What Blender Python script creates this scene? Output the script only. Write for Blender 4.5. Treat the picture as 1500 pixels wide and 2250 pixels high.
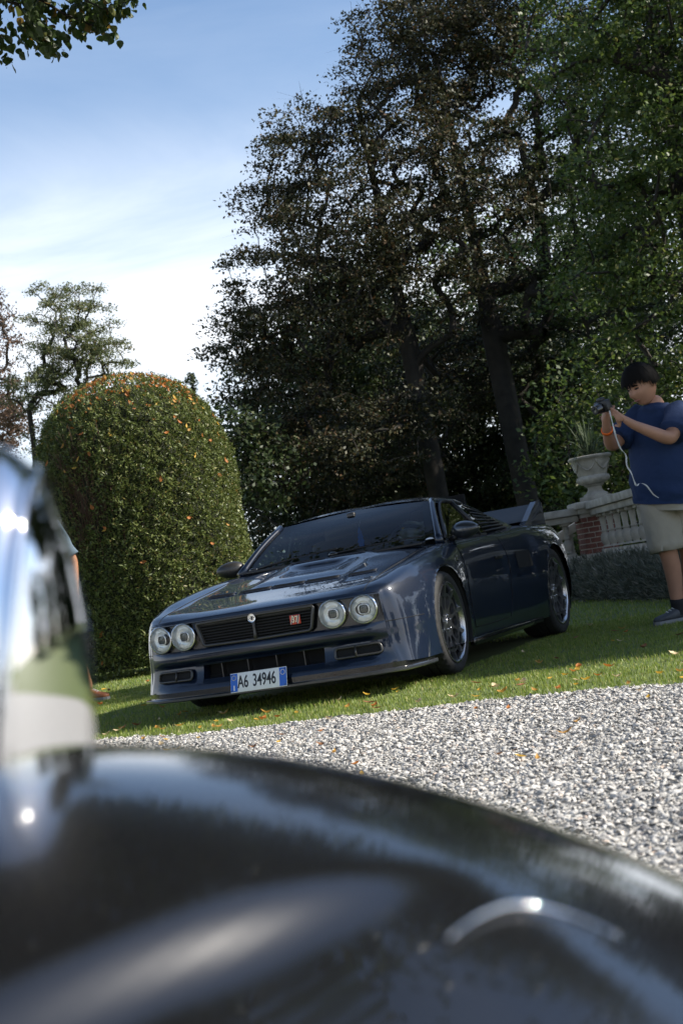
import bpy, bmesh, math, random
import numpy as np
from mathutils import Vector, Matrix

for o in list(bpy.data.objects): bpy.data.objects.remove(o)
rng = np.random.default_rng(7)
random.seed(7)
scene = bpy.context.scene
COL = scene.collection
PI = math.pi

# ------------------------------------------------------------------ camera
CAM = np.array([3.6923, -8.0171, 0.6399]); FPX = 3073.7
YAW, PITCH, ROLL = -0.40097, 0.05175, 0.16234
def cam_axes():
    f = np.array([math.sin(YAW)*math.cos(PITCH), math.cos(YAW)*math.cos(PITCH), math.sin(PITCH)])
    r = np.array([math.cos(YAW), -math.sin(YAW), 0.0]); u = np.cross(r, f)
    c, s = math.cos(ROLL), math.sin(ROLL)
    return c*r - s*u, s*r + c*u, f
CR, CU, CF = cam_axes()
def dep(px, py, d):                       # photo pixel + depth -> world point
    return CAM + (CF*FPX + (px-750)*CR - (py-1125)*CU)*(d/FPX)
cd = bpy.data.cameras.new('camera'); cam = bpy.data.objects.new('camera', cd); COL.objects.link(cam)
M = Matrix.Identity(4)
for i in range(3):
    M[i][0], M[i][1], M[i][2], M[i][3] = CR[i], CU[i], -CF[i], CAM[i]
cam.matrix_world = M
cd.sensor_fit = 'VERTICAL'; cd.sensor_height = 36; cd.lens = FPX/2250*36
cd.clip_start = 0.02; cd.clip_end = 3000
cd.dof.use_dof = True; cd.dof.focus_distance = 8.3; cd.dof.aperture_fstop = 6.3
scene.camera = cam

# ------------------------------------------------------------------ sky and sun
SUN_EL, SUN_AZ = math.radians(36), math.radians(15)     # azimuth from +X towards +Y
sdir = Vector((math.cos(SUN_EL)*math.cos(SUN_AZ), math.cos(SUN_EL)*math.sin(SUN_AZ), math.sin(SUN_EL)))
sl = bpy.data.lights.new('sun', 'SUN'); sl.energy = 5.0; sl.angle = math.radians(0.55); sl.color = (1, .93, .82)
so = bpy.data.objects.new('sun', sl); COL.objects.link(so)
so.rotation_euler = sdir.to_track_quat('Z', 'Y').to_euler(); so.location = sdir*60
w = bpy.data.worlds.new('World'); scene.world = w; w.use_nodes = True
nt = w.node_tree; nt.nodes.clear()
def N(nt, t, **k):
    n = nt.nodes.new(t)
    for a, b in k.items(): setattr(n, a, b)
    return n
out = N(nt, 'ShaderNodeOutputWorld'); bg = N(nt, 'ShaderNodeBackground')
sky = N(nt, 'ShaderNodeTexSky', sky_type='NISHITA'); sky.sun_disc = False
sky.sun_elevation = SUN_EL; sky.sun_rotation = PI/2 - SUN_AZ
sky.altitude = 60; sky.air_density = 1.0; sky.dust_density = 0.35; sky.ozone_density = 2.2
tc = N(nt, 'ShaderNodeTexCoord'); mp = N(nt, 'ShaderNodeMapping')
mp.inputs['Scale'].default_value = (1.0, 1.6, 4.6); mp.inputs['Rotation'].default_value = (.35, .25, .4)
no = N(nt, 'ShaderNodeTexNoise'); no.inputs['Scale'].default_value = 1.9; no.inputs['Detail'].default_value = 9
no.inputs['Roughness'].default_value = .56; no.inputs['Distortion'].default_value = .55
cr = N(nt, 'ShaderNodeValToRGB'); cr.color_ramp.elements[0].position = .42; cr.color_ramp.elements[1].position = .74
sx = N(nt, 'ShaderNodeSeparateXYZ')
mr = N(nt, 'ShaderNodeMapRange'); mr.inputs['From Min'].default_value = .37; mr.inputs['From Max'].default_value = .17
mr.inputs['To Min'].default_value = 0.10; mr.inputs['To Max'].default_value = 1.0; mr.interpolation_type = 'SMOOTHSTEP'
mx = N(nt, 'ShaderNodeMath', operation='MULTIPLY_ADD'); mx.use_clamp = True
ml = N(nt, 'ShaderNodeMath', operation='MULTIPLY'); ml.inputs[1].default_value = .62
mix = N(nt, 'ShaderNodeMixRGB'); mix.inputs['Color2'].default_value = (7.6, 8.0, 8.6, 1)
L = nt.links.new
L(tc.outputs['Generated'], mp.inputs['Vector']); L(mp.outputs[0], no.inputs['Vector']); L(no.outputs['Fac'], cr.inputs[0])
L(tc.outputs['Generated'], sx.inputs[0]); L(sx.outputs['Z'], mr.inputs['Value'])
L(cr.outputs[0], mx.inputs[0]); L(mr.outputs[0], mx.inputs[1]); L(mr.outputs[0], ml.inputs[0]); L(ml.outputs[0], mx.inputs[2])
L(mx.outputs[0], mix.inputs['Fac']); hs_ = N(nt, 'ShaderNodeHueSaturation'); hs_.inputs['Saturation'].default_value = 1.12; hs_.inputs['Value'].default_value = 1.1; L(sky.outputs[0], hs_.inputs['Color']); L(hs_.outputs[0], mix.inputs['Color1']); L(mix.outputs[0], bg.inputs['Color'])
bg.inputs['Strength'].default_value = 0.095; L(bg.outputs[0], out.inputs['Surface'])
vs = scene.view_settings; vs.view_transform = 'Standard'; vs.look = 'None'; vs.exposure = 0.85; vs.gamma = 1.0; vs.use_curve_mapping = False

# ------------------------------------------------------------------ helpers
def mat(name, col, rough=.6, metal=0., coat=0., coat_rough=.03, spec=.5, var=0., vscale=8., bump=0., bscale=60., trans=None, island=0., col2=None):
    m = bpy.data.materials.new(name); m.use_nodes = True; t = m.node_tree; b = t.nodes['Principled BSDF']
    b.inputs['Base Color'].default_value = (*col, 1); b.inputs['Roughness'].default_value = rough
    b.inputs['Metallic'].default_value = metal; b.inputs['Coat Weight'].default_value = coat
    b.inputs['Coat Roughness'].default_value = coat_rough; b.inputs['Specular IOR Level'].default_value = spec
    src = None
    tcn = t.nodes.new('ShaderNodeTexCoord')
    if var or col2:
        n = t.nodes.new('ShaderNodeTexNoise'); n.inputs['Scale'].default_value = vscale; n.inputs['Detail'].default_value = 6
        t.links.new(tcn.outputs['Object'], n.inputs['Vector'])
        r = t.nodes.new('ShaderNodeValToRGB'); r.color_ramp.elements[0].position = .3; r.color_ramp.elements[1].position = .7
        c2 = col2 or tuple(c*(1+var) for c in col); c1 = col if col2 else tuple(c*(1-var) for c in col)
        r.color_ramp.elements[0].color = (*c1, 1); r.color_ramp.elements[1].color = (*c2, 1)
        t.links.new(n.outputs['Fac'], r.inputs[0]); src = r.outputs[0]
    if island:
        g = t.nodes.new('ShaderNodeNewGeometry'); h = t.nodes.new('ShaderNodeHueSaturation')
        mm = t.nodes.new('ShaderNodeMapRange'); mm.inputs['To Min'].default_value = 1-island; mm.inputs['To Max'].default_value = 1+island
        t.links.new(g.outputs['Random Per Island'], mm.inputs['Value']); t.links.new(mm.outputs[0], h.inputs['Value'])
        if src: t.links.new(src, h.inputs['Color'])
        else: h.inputs['Color'].default_value = (*col, 1)
        src = h.outputs[0]
    if src: t.links.new(src, b.inputs['Base Color'])
    if bump:
        n2 = t.nodes.new('ShaderNodeTexNoise'); n2.inputs['Scale'].default_value = bscale; n2.inputs['Detail'].default_value = 4
        t.links.new(tcn.outputs['Object'], n2.inputs['Vector'])
        bp = t.nodes.new('ShaderNodeBump'); bp.inputs['Strength'].default_value = bump; bp.inputs['Distance'].default_value = .01
        t.links.new(n2.outputs['Fac'], bp.inputs['Height']); t.links.new(bp.outputs[0], b.inputs['Normal'])
    if trans:                                   # leaf: some light passes through
        tl = t.nodes.new('ShaderNodeBsdfTranslucent'); ms = t.nodes.new('ShaderNodeMixShader'); ms.inputs[0].default_value = trans
        if src: t.links.new(src, tl.inputs['Color'])
        else: tl.inputs['Color'].default_value = (*col, 1)
        o = t.nodes['Material Output']
        t.links.new(b.outputs[0], ms.inputs[1]); t.links.new(tl.outputs[0], ms.inputs[2]); t.links.new(ms.outputs[0], o.inputs['Surface'])
    return m
def glass_mat(name, tint=(.6, .7, .75), refl=1.0, rough=0.):
    m = bpy.data.materials.new(name); m.use_nodes = True; t = m.node_tree; t.nodes.clear()
    o = t.nodes.new('ShaderNodeOutputMaterial'); tr = t.nodes.new('ShaderNodeBsdfTransparent'); g = t.nodes.new('ShaderNodeBsdfGlossy')
    fr = t.nodes.new('ShaderNodeFresnel'); fr.inputs['IOR'].default_value = 1.5; ms = t.nodes.new('ShaderNodeMixShader')
    mu = t.nodes.new('ShaderNodeMath'); mu.operation = 'MULTIPLY'; mu.inputs[1].default_value = refl; mu.use_clamp = True
    tr.inputs['Color'].default_value = (*tint, 1); g.inputs['Roughness'].default_value = rough
    t.links.new(fr.outputs[0], mu.inputs[0]); t.links.new(mu.outputs[0], ms.inputs[0]); t.links.new(tr.outputs[0], ms.inputs[1])
    t.links.new(g.outputs[0], ms.inputs[2]); t.links.new(ms.outputs[0], o.inputs['Surface'])
    return m
def mk(name, verts, faces, m=None, parent=None, smooth=True, loc=None):
    me = bpy.data.meshes.new(name); me.from_pydata([tuple(map(float, p)) for p in verts], [], faces)
    if m: me.materials.append(m)
    if smooth: me.polygons.foreach_set('use_smooth', [True]*len(me.polygons))
    me.update()
    o = bpy.data.objects.new(name, me); COL.objects.link(o)
    if parent: o.parent = parent
    if loc is not None: o.location = loc
    return o
def mk_np(name, V, F, m, parent=None, smooth=False):   # fast: V (n,3), F (k,3|4)
    me = bpy.data.meshes.new(name); V = np.asarray(V, np.float32); F = np.asarray(F, np.int32); k, s = F.shape
    me.vertices.add(len(V)); me.vertices.foreach_set('co', V.ravel())
    me.loops.add(k*s); me.loops.foreach_set('vertex_index', F.ravel())
    me.polygons.add(k); me.polygons.foreach_set('loop_start', np.arange(0, k*s, s, dtype=np.int32))
    me.materials.append(m)
    if smooth: me.polygons.foreach_set('use_smooth', np.ones(k, bool))
    me.update(calc_edges=True)
    o = bpy.data.objects.new(name, me); COL.objects.link(o)
    if parent: o.parent = parent
    return o
def tag(o, label=None, cat=None, group=None, kind=None):
    if label: o['label'] = label
    if cat: o['category'] = cat
    if group: o['group'] = group
    if kind: o['kind'] = kind
    return o
def thing(name, label, cat, loc=(0, 0, 0), group=None):
    o = bpy.data.objects.new(name, None); COL.objects.link(o); o.location = loc; o.empty_display_size = .2
    return tag(o, label, cat, group)
class MB:
    """collects shapes into one mesh"""
    def __init__(s): s.v = []; s.f = []
    def add(s, V, F):
        n = len(s.v); s.v += [tuple(p) for p in V]; s.f += [tuple(i+n for i in f) for f in F]; return s
    def box(s, c, d, R=None, bev=0.):
        c = np.array(c, float); h = np.array(d, float)/2
        if bev:
            b = min(bev, h.min()*.9); V = []; 
            # chamfered box via bmesh
            bm = bmesh.new(); bmesh.ops.create_cube(bm, size=1.0)
            for q in bm.verts: q.co = Vector((q.co.x*2*h[0], q.co.y*2*h[1], q.co.z*2*h[2]))
            bmesh.ops.bevel(bm, geom=bm.edges[:], offset=b, segments=2, affect='EDGES', profile=.5)
            bm.verts.ensure_lookup_table(); V = np.array([q.co[:] for q in bm.verts]); F = [[q.index for q in f.verts] for f in bm.faces]; bm.free()
        else:
            V = np.array([(x, y, z) for x in (-h[0], h[0]) for y in (-h[1], h[1]) for z in (-h[2], h[2])])
            F = [(0, 1, 3, 2), (4, 6, 7, 5), (0, 4, 5, 1), (2, 3, 7, 6), (0, 2, 6, 4), (1, 5, 7, 3)]
        if R is not None: V = V @ np.array(R).T
        return s.add(V+c, F)
    def hexa(s, P):   # 8 corners: bottom 4 then top 4
        return s.add(P, [(3, 2, 1, 0), (4, 5, 6, 7), (0, 1, 5, 4), (1, 2, 6, 5), (2, 3, 7, 6), (3, 0, 4, 7)])
    def tube(s, P, R, n=8, cap=True, closed=False):
        P = np.array(P, float); k = len(P); R = np.broadcast_to(np.array(R, float), (k,)) if np.ndim(R) < 2 else np.array(R)
        T = np.gradient(P, axis=0) if not closed else np.roll(P, -1, 0)-np.roll(P, 1, 0)
        T /= np.linalg.norm(T, axis=1)[:, None]+1e-12
        a = np.array([0, 0, 1.]) if abs(T[0][2]) < .9 else np.array([1., 0, 0])
        V = []
        u = np.cross(T[0], a); u /= np.linalg.norm(u)
        for i in range(k):
            u = u - T[i]*(u@T[i]); u /= np.linalg.norm(u)+1e-12; w_ = np.cross(T[i], u)
            for j in range(n):
                th = 2*PI*j/n; V.append(P[i]+R[i]*(math.cos(th)*u+math.sin(th)*w_))
        F = []
        for i in range(k if closed else k-1):
            i2 = (i+1) % k
            for j in range(n): F.append((i*n+j, i*n+(j+1) % n, i2*n+(j+1) % n, i2*n+j))
        if cap and not closed:
            F.append(tuple(range(n))[::-1]); F.append(tuple((k-1)*n+j for j in range(n)))
        return s.add(V, F)
    def lathe(s, prof, c=(0, 0, 0), axis='z', n=32, R=None, a0=0., a1=2*PI):
        full = abs(a1-a0-2*PI) < 1e-6; m_ = n if full else n+1; V = []
        for r, h in prof:
            for j in range(m_):
                th = a0+(a1-a0)*j/n; V.append((r*math.cos(th), r*math.sin(th), h))
        V = np.array(V)
        if axis == 'x': V = V[:, [2, 0, 1]]
        if axis == 'y': V = V[:, [1, 2, 0]]
        if R is not None: V = V @ np.array(R).T
        F = []
        for i in range(len(prof)-1):
            for j in range(n):
                j2 = (j+1) % m_; F.append((i*m_+j, i*m_+j2, (i+1)*m_+j2, (i+1)*m_+j))
        return s.add(V+np.array(c, float), F)
    def ell(s, c, r, n=16, R=None):
        prof = [(max(1e-4, math.cos(t)), math.sin(t)) for t in np.linspace(-PI/2, PI/2, n//2+1)]
        V = []; 
        for q, h in prof:
            for j in range(n): th = 2*PI*j/n; V.append((q*math.cos(th)*r[0], q*math.sin(th)*r[1], h*r[2]))
        V = np.array(V)
        if R is not None: V = V @ np.array(R).T
        F = [(i*n+j, i*n+(j+1) % n, (i+1)*n+(j+1) % n, (i+1)*n+j) for i in range(len(prof)-1) for j in range(n)]
        return s.add(V+np.array(c, float), F)
    def grid(s, G, flip=False):
        G = np.array(G); a, b = G.shape[:2]; V = G.reshape(-1, 3)
        F = [(i*b+j, i*b+j+1, (i+1)*b+j+1, (i+1)*b+j) for i in range(a-1) for j in range(b-1)]
        if flip: F = [f[::-1] for f in F]
        return s.add(V, F)
    def mirror(s):
        V = [(-p[0], p[1], p[2]) for p in s.v]; F = [f[::-1] for f in s.f]; return s.add(V, F)
    def build(s, name, m, parent=None, smooth=True, fix=False, auto=None):
        o = mk(name, s.v, s.f, m, parent, smooth)
        if fix:
            bm = bmesh.new(); bm.from_mesh(o.data); bmesh.ops.remove_doubles(bm, verts=bm.verts, dist=2e-4)
            bmesh.ops.recalc_face_normals(bm, faces=bm.faces); bm.to_mesh(o.data); bm.free()
        if auto is not None:
            sharp_edges(o.data, auto)
        return o
def sharp_edges(me, deg):
    bm = bmesh.new(); bm.from_mesh(me); lim = math.radians(deg)
    for e in bm.edges: e.smooth = not (len(e.link_faces) == 2 and e.calc_face_angle(0) > lim)
    bm.to_mesh(me); bm.free()
def crom(P, n):
    """Catmull-Rom through P (k,...) with n samples a segment"""
    P = np.array(P, float); k = len(P); E = np.concatenate([[2*P[0]-P[1]], P, [2*P[-1]-P[-2]]]); out_ = []
    for i in range(k-1):
        p0, p1, p2, p3 = E[i:i+4]
        for j in range(n):
            t = j/n; out_.append(.5*((2*p1)+(p2-p0)*t+(2*p0-5*p1+4*p2-p3)*t*t+(3*p1-p0-3*p2+p3)*t**3))
    out_.append(P[-1]); return np.array(out_)
def copy_tree(o, parent=None):
    c = o.copy(); COL.objects.link(c); c.parent = parent
    for ch in o.children: copy_tree(ch, c)
    return c
def text_obj(name, s, size, m, parent, Mx, ext=.001, sx_=1.0, bold=0.0):
    cu = bpy.data.curves.new(name, 'FONT'); cu.body = s; cu.size = size; cu.align_x = 'CENTER'; cu.align_y = 'CENTER'; cu.extrude = ext; cu.offset = bold
    t = bpy.data.objects.new(name, cu); COL.objects.link(t); dg = bpy.context.evaluated_depsgraph_get()
    me = bpy.data.meshes.new_from_object(t.evaluated_get(dg)); bpy.data.objects.remove(t)
    o = bpy.data.objects.new(name, me); COL.objects.link(o); me.materials.clear(); me.materials.append(m)
    for q in me.vertices: q.co.x *= sx_
    me.transform(Mx); o.parent = parent
    return o
def rotz(a): c, s = math.cos(a), math.sin(a); return np.array([[c, -s, 0], [s, c, 0], [0, 0, 1.]])
def rotx(a): c, s = math.cos(a), math.sin(a); return np.array([[1., 0, 0], [0, c, -s], [0, s, c]])
def roty(a): c, s = math.cos(a), math.sin(a); return np.array([[c, 0, s], [0, 1., 0], [-s, 0, c]])
# ------------------------------------------------------------------ blue sports car (front axle at the origin, nose towards -Y)
m_paint = mat('navy_paint', (.0048, .0105, .026), .4, metal=.1, coat=1.0, coat_rough=.02, spec=.15)
m_blk = mat('gloss_black', (.006, .006, .007), .18, coat=.6)
m_sat = mat('satin_black', (.012, .012, .013), .45)
m_dark = mat('dark_void', (.004, .004, .004), .9)
m_grey = mat('gunmetal_trim', (.07, .068, .066), .38, metal=.7)
m_rimm = mat('wheel_gunmetal', (.23, .23, .24), .3, metal=.85, coat=.4)
m_lip = mat('wheel_lip', (.42, .42, .43), .22, metal=.95)
m_tyre = mat('tyre_rubber', (.018, .018, .018), .75, bump=.25, bscale=150, var=.2, vscale=20)
m_chr = mat('chrome', (.82, .82, .82), .06, metal=1.)
m_refl = mat('lamp_reflector', (.95, .96, .92), .28, metal=.5, bump=.2, bscale=90)
m_lens = mat('lamp_projector', (.06, .07, .06), .08, metal=.2, coat=1.)
m_tan = mat('tan_leather', (.16, .105, .075), .6, bump=.1)
m_glass = glass_mat('windscreen_glass', (.68, .79, .82), .95)
m_glass_d = glass_mat('side_glass', (.35, .4, .38), 1.3)
m_clear = glass_mat('lamp_glass', (.95, .97, .97), 1.0)
m_white = mat('plate_white', (.78, .78, .76), .4)
m_blue = mat('plate_blue', (.02, .13, .55), .4)
m_ink = mat('plate_ink', (.01, .01, .012), .5)
m_carbon = mat('carbon_fibre', (.022, .025, .03), .3, coat=.8, var=.5, vscale=260)
car = thing('sports_car', 'dark navy blue sports coupe with four round headlights parked on the lawn', 'car')

def planY(x):
    q = np.abs(x)/.74; return -.842+.045*q**2+.055*q**8
def planN(x):
    e = 1e-3; dx = np.array([2*e, planY(x+e)-planY(x-e)]); n = np.array([dx[1], -dx[0]]); return n/np.linalg.norm(n)
# station: (y_top c0..c3, y_side, [(x,z)*10])
ST = [
 ([-.842, -.838, -.822, -.79], -.735, [(0, .570), (.22, .570), (.45, .570), (.64, .571), (.738, .571), (.747, .535), (.755, .47), (.762, .38), (.768, .28), (.80, .17)]),
 ([-.825, -.82, -.80, -.765], -.715, [(0, .590), (.22, .590), (.45, .591), (.64, .592), (.742, .590), (.762, .552), (.775, .475), (.785, .385), (.79, .285), (.822, .17)]),
 ([-.74, -.735, -.72, -.70], -.655, [(0, .613), (.22, .613), (.45, .616), (.64, .622), (.757, .622), (.800, .580), (.824, .49), (.838, .39), (.845, .285), (.868, .165)]),
 ([-.58, -.575, -.56, -.54], -.51, [(0, .640), (.22, .640), (.45, .644), (.64, .652), (.775, .664), (.832, .622), (.868, .52), (.884, .40), (.888, .29), (.897, .16)]),
 ([-.38, -.38, -.37, -.36], -.34, [(0, .674), (.22, .674), (.45, .676), (.64, .684), (.782, .704), (.848, .665), (.894, .56), (.912, .42), (.912, .30), (.912, .16)]),
 ([-.10, -.10, -.09, -.08], -.06, [(0, .726), (.22, .726), (.45, .724), (.64, .727), (.782, .748), (.855, .708), (.912, .60), (.927, .45), (.922, .30), (.912, .16)]),
 ([.20, .20, .205, .21], .22, [(0, .786), (.22, .785), (.45, .780), (.64, .775), (.772, .783), (.845, .742), (.900, .63), (.912, .47), (.907, .30), (.890, .16)]),
 ([.42, .425, .44, .46], .48, [(0, .826), (.22, .825), (.45, .819), (.64, .808), (.762, .803), (.83, .765), (.872, .65), (.880, .48), (.876, .30), (.862, .16)]),
 ([.85, .85, .85, .85], .85, [(0, .80), (.22, .80), (.45, .80), (.64, .81), (.757, .814), (.822, .782), (.860, .66), (.868, .48), (.866, .30), (.850, .16)]),
 ([1.35]*4, 1.35, [(0, .80), (.22, .80), (.45, .80), (.64, .82), (.752, .828), (.820, .798), (.862, .67), (.870, .48), (.868, .30), (.852, .16)]),
 ([1.85]*4, 1.85, [(0, .93), (.22, .93), (.45, .92), (.64, .87), (.742, .850), (.822, .820), (.882, .69), (.902, .50), (.892, .30), (.872, .16)]),
 ([2.20]*4, 2.20, [(0, .92), (.22, .92), (.45, .91), (.64, .88), (.740, .866), (.836, .836), (.914, .70), (.936, .50), (.922, .30), (.892, .16)]),
 ([2.55]*4, 2.55, [(0, .91), (.22, .91), (.45, .905), (.64, .885), (.740, .872), (.840, .840), (.924, .70), (.945, .50), (.930, .30), (.900, .16)]),
 ([2.90]*4, 2.90, [(0, .90), (.22, .90), (.45, .90), (.64, .885), (.735, .870), (.828, .835), (.905, .69), (.922, .50), (.912, .32), (.880, .20)]),
 ([3.18]*4, 3.16, [(0, .86), (.22, .86), (.45, .86), (.64, .85), (.71, .840), (.788, .80), (.850, .66), (.862, .50), (.852, .34), (.82, .25)]),
]
G = np.array([[(x, (yt+[ys]*6)[i], z) for i, (x, z) in enumerate(p)] for yt, ys, p in ST])
NS_, NC_ = 9, 8
D = crom(G, NS_)                        # along stations
D = np.swapaxes(crom(np.swapaxes(D, 0, 1), NC_), 0, 1)
D[:, 0, 0] = 0
def sstep(a, b, t): t = np.clip((t-a)/(b-a), 0, 1); return t*t*(3-2*t)
# bonnet sculpture: raised centre panel with a scoop, soft valleys beside the crests
ax_, ay = np.abs(D[..., 0]), D[..., 1]
bul = .012*(1-sstep(.27, .35, ax_))*sstep(-.22, -.12, ay)*(1-sstep(.36, .5, ay))
sco = -.026*(1-sstep(.10, .22, ax_))*sstep(-.06, .20, ay)*(1-sstep(.22, .27, ay))
top = (np.arange(D.shape[1]) <= 3.6*NC_)[None, :]
D[..., 2] += (bul+sco)*top
HOODP = D[:8*NS_, :4*NC_+1].reshape(-1, 3)
def hoodz(x, y):
    q = (HOODP[:, 0]-abs(x))**2+(HOODP[:, 1]-y)**2; i = np.argsort(q)[:4]; w_ = 1/(q[i]+1e-6); return float((HOODP[i, 2]*w_).sum()/w_.sum())
# wheel arches: cut the flank where the wheels sit
WH = [(0., .315, .342), (2.52, .335, .362)]
V = D.reshape(-1, 3).copy(); nb = D.shape[1]
colidx = np.tile(np.arange(nb), D.shape[0])
ins = np.zeros(len(V), bool)
for wy, wz, wr in WH:
    ins |= ((V[:, 1]-wy)**2+(V[:, 2]-wz)**2 < wr*wr) & (colidx >= 4*NC_)
F = []
for i in range(D.shape[0]-1):
    for j in range(nb-1):
        f = (i*nb+j, i*nb+j+1, (i+1)*nb+j+1, (i+1)*nb+j)
        if not ins[list(f)].all(): F.append(f)
for k in np.nonzero(ins)[0]:
    for wy, wz, wr in WH:
        d = V[k, 1:]-np.array([wy, wz]); r = np.linalg.norm(d)
        if r < wr: V[k, 1:] = np.array([wy, wz])+d/r*wr
b = MB(); b.add(V, F); b.mirror(); body = b.build('body', m_paint, car, fix=True)
# rear cap and floor
b = MB(); last = D[-1]; b.add(list(last)+[(0, 3.16, .25)], [(i, i+1, len(last)) for i in range(len(last)-1)]); b.mirror(); b.build('rear_panel', m_blk, car, smooth=False)
b = MB(); b.box((0, 1.2, .2), (1.24, 3.9, .08)); b.build('floor_pan', m_dark, car, smooth=False)
# wheel wells
for wy, wz, wr in WH:
    for s in (-1, 1):
        b = MB(); xo = .9; 
        b.lathe([(wr, -.30), (wr, -.012), (wr+.012, -.004)], (s*xo, wy, wz), 'x', 40, R=np.diag([s, 1, 1]))
        b.lathe([(.01, -.3), (wr, -.3)], (s*xo, wy, wz), 'x', 40, R=np.diag([s, 1, 1]))
        b.v = [(x, y, max(z, .17)) for x, y, z in b.v]
        b.build('wheel_well', m_dark, car)
# --- nose
crv = D[0, 4*NC_:]; cz = crv[::-1, 2]
def corner(z): return np.array([np.interp(z, cz, crv[::-1, 0]), np.interp(z, cz, crv[::-1, 1]), z])
def nose(x, z, off):
    u = x/.738; n = planN(x); P = np.array([x+n[0]*off, planY(x)+n[1]*off, z])
    n1 = planN(.738); P1 = np.array([.738+n1[0]*off, planY(.738)+n1[1]*off, z]); bl = float(sstep(.86, 1., u))
    return P+bl*(corner(z)-P1)
def strip(rows, x0, x1, n=28): return [[nose(x, z, o) for x in np.linspace(x0, x1, n)] for z, o in rows]
b = MB()
b.grid(strip([(.5705, 0), (.565, .001), (.561, -.006), (.560, -.045)], 0, .738), True)
low = [(.409, -.045), (.408, -.004), (.402, .006), (.392, .012), (.37, .016), (.35, .014), (.336, .006), (.328, -.012), (.318, -.026), (.308, -.03)]
b.grid(strip(low, 0, .738), True)
b.grid(strip([(.308, -.03), (.29, -.028), (.265, -.022), (.24, -.015), (.22, -.005), (.20, .010), (.185, .022), (.172, .026), (.17, .015)], .395, .738, 22), True)
b.grid(strip([(.228, -.06), (.226, -.012), (.215, -.002), (.20, .010), (.185, .022), (.172, .026), (.17, .015)], 0, .395, 14), True)
b.grid([[nose(.395, z, o-d_) for z, o in [(.308, -.03), (.29, -.028), (.265, -.022), (.24, -.015), (.22, -.005)]] for d_ in (0, .08)])
b.mirror(); b.build('bumper', m_paint, car, fix=True, auto=38)
b = MB(); b.grid(strip([(.562, -.03), (.406, -.03)], 0, .738)); b.grid([[nose(.7375, z, o) for z in (.562, .48, .406)] for o in (.0005, -.03)]); b.mirror(); b.build('lamp_panel', m_blk, car, smooth=False)
b = MB(); b.grid(strip([(.325, -.10), (.19, -.10)], 0, .41, 8)); b.grid(strip([(.312, -.03), (.312, -.1)], 0, .41, 8)); b.mirror(); b.build('intake_back', m_dark, car, smooth=False)
for x in (-.27, -.095, .09, .265):
    b = MB(); b.box((x, planY(x)+.058, .272), (.006, .05, .095)); b.build('intake_vane', m_grey, car, smooth=False)
# panel seam between wing and bumper
for s in (-1, 1):
    ii = [i for i in range(0, 3*NS_+4)]; P = []
    for i in ii:
        colz = D[i, 4*NC_:, 2]; zt = .403; o_ = np.argsort(colz)
        P.append((s*(np.interp(zt, colz[o_], D[i, 4*NC_:, 0][o_])+.0003), np.interp(zt, colz[o_], D[i, 4*NC_:, 1][o_]), zt))
    b = MB(); b.tube(P, .0022, 5); b.build('panel_seam', m_dark, car)
# splitter
def spl(t, off):   # plan path of the splitter: centre -> corner -> wheel arch
    x = min(t, .738)
    if t <= .738: n = planN(x); return np.array([x+n[0]*off, planY(x)+n[1]*off])
    q = (t-.738)/.4; P = np.array([.80+.085*math.sin(q*PI/2), -.735+.34*q]); n = planN(.738); n = n*(1-q)+np.array([1., 0])*q; return P+n*off*(1-.6*q)
ts = list(np.linspace(0, .72, 22))+list(np.linspace(.78, 1.13, 12))
b = MB(); lo = [[(*spl(t, o), z) for t in ts] for o, z in ((-.25, .142), (.058, .142), (.068, .136), (.068, .124), (.055, .118), (-.25, .118))]
b.grid(lo); b.mirror(); b.build('splitter', m_carbon, car, fix=True, auto=40)
b = MB(); b.grid([[(*spl(t, .028), z) for t in ts] for z in (.172, .142)]); b.mirror(); b.build('splitter_gap', m_blk, car)
# brake ducts
def duct(s):
    y = -.83; x0, x1, z0, z1 = .465, .70, .237, .292
    path = []
    for cx_, cz_, a in ((x1-.018, z1-.018, 0), (x0+.018, z1-.018, 90), (x0+.018, z0+.018, 180), (x1-.018, z0+.018, 270)):
        for k in range(5):
            th = math.radians(a+k*22.5); path.append((cx_+.018*math.cos(th), cz_+.018*math.sin(th)))
    def at(x, z, o): p = nose(x, z, o); return (s*p[0], p[1], p[2])
    f = MB(); f.tube([at(x, z, -.010+.016*(.292-z)/.055) for x, z in path], .0075, 8, closed=True)
    d = f.build('brake_duct', m_grey, car)
    f = MB(); f.add([at(x, z, -.020+.016*(.292-z)/.055) for x, z in path], [tuple(range(len(path)))]); f.build('duct_mesh', m_dark, d, smooth=False)
    f = MB(); f.tube([at((x0+x1)/2, z, -.010+.016*(.292-z)/.055) for z in (z0, z1)], .006, 6); f.build('duct_divider', m_grey, d)
duct(1); duct(-1)
# --- grille
def pol(x, z, o): return (x, planY(x)-o, z)
gr_out = [(-.372, .553), (0, .556), (.372, .553), (.380, .545), (.352, .432), (.335, .420), (0, .416), (-.335, .420), (-.352, .432), (-.380, .545)]
def smooth_loop(P, n=4): P = np.array(P); E = np.concatenate([P[-2:], P, P[:2]]); return crom(E, n)[2*n:-2*n-n] if False else P
b = MB()
def loop_pts(L_, o): return [pol(x, z, o) for x, z in L_]
dens = []
for i in range(len(gr_out)):
    p, q = np.array(gr_out[i]), np.array(gr_out[(i+1) % len(gr_out)]); k = max(1, int(np.linalg.norm(q-p)/.03))
    dens += [tuple(p+(q-p)*j/k) for j in range(k)]
b.tube(loop_pts(dens, .0), .0105, 8, closed=True)
grille = b.build('grille', m_grey, car)
b = MB(); b.add(loop_pts(dens, -.026), [tuple(range(len(dens)))[::-1]]); b.build('grille_back', m_dark, grille, smooth=False)
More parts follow.
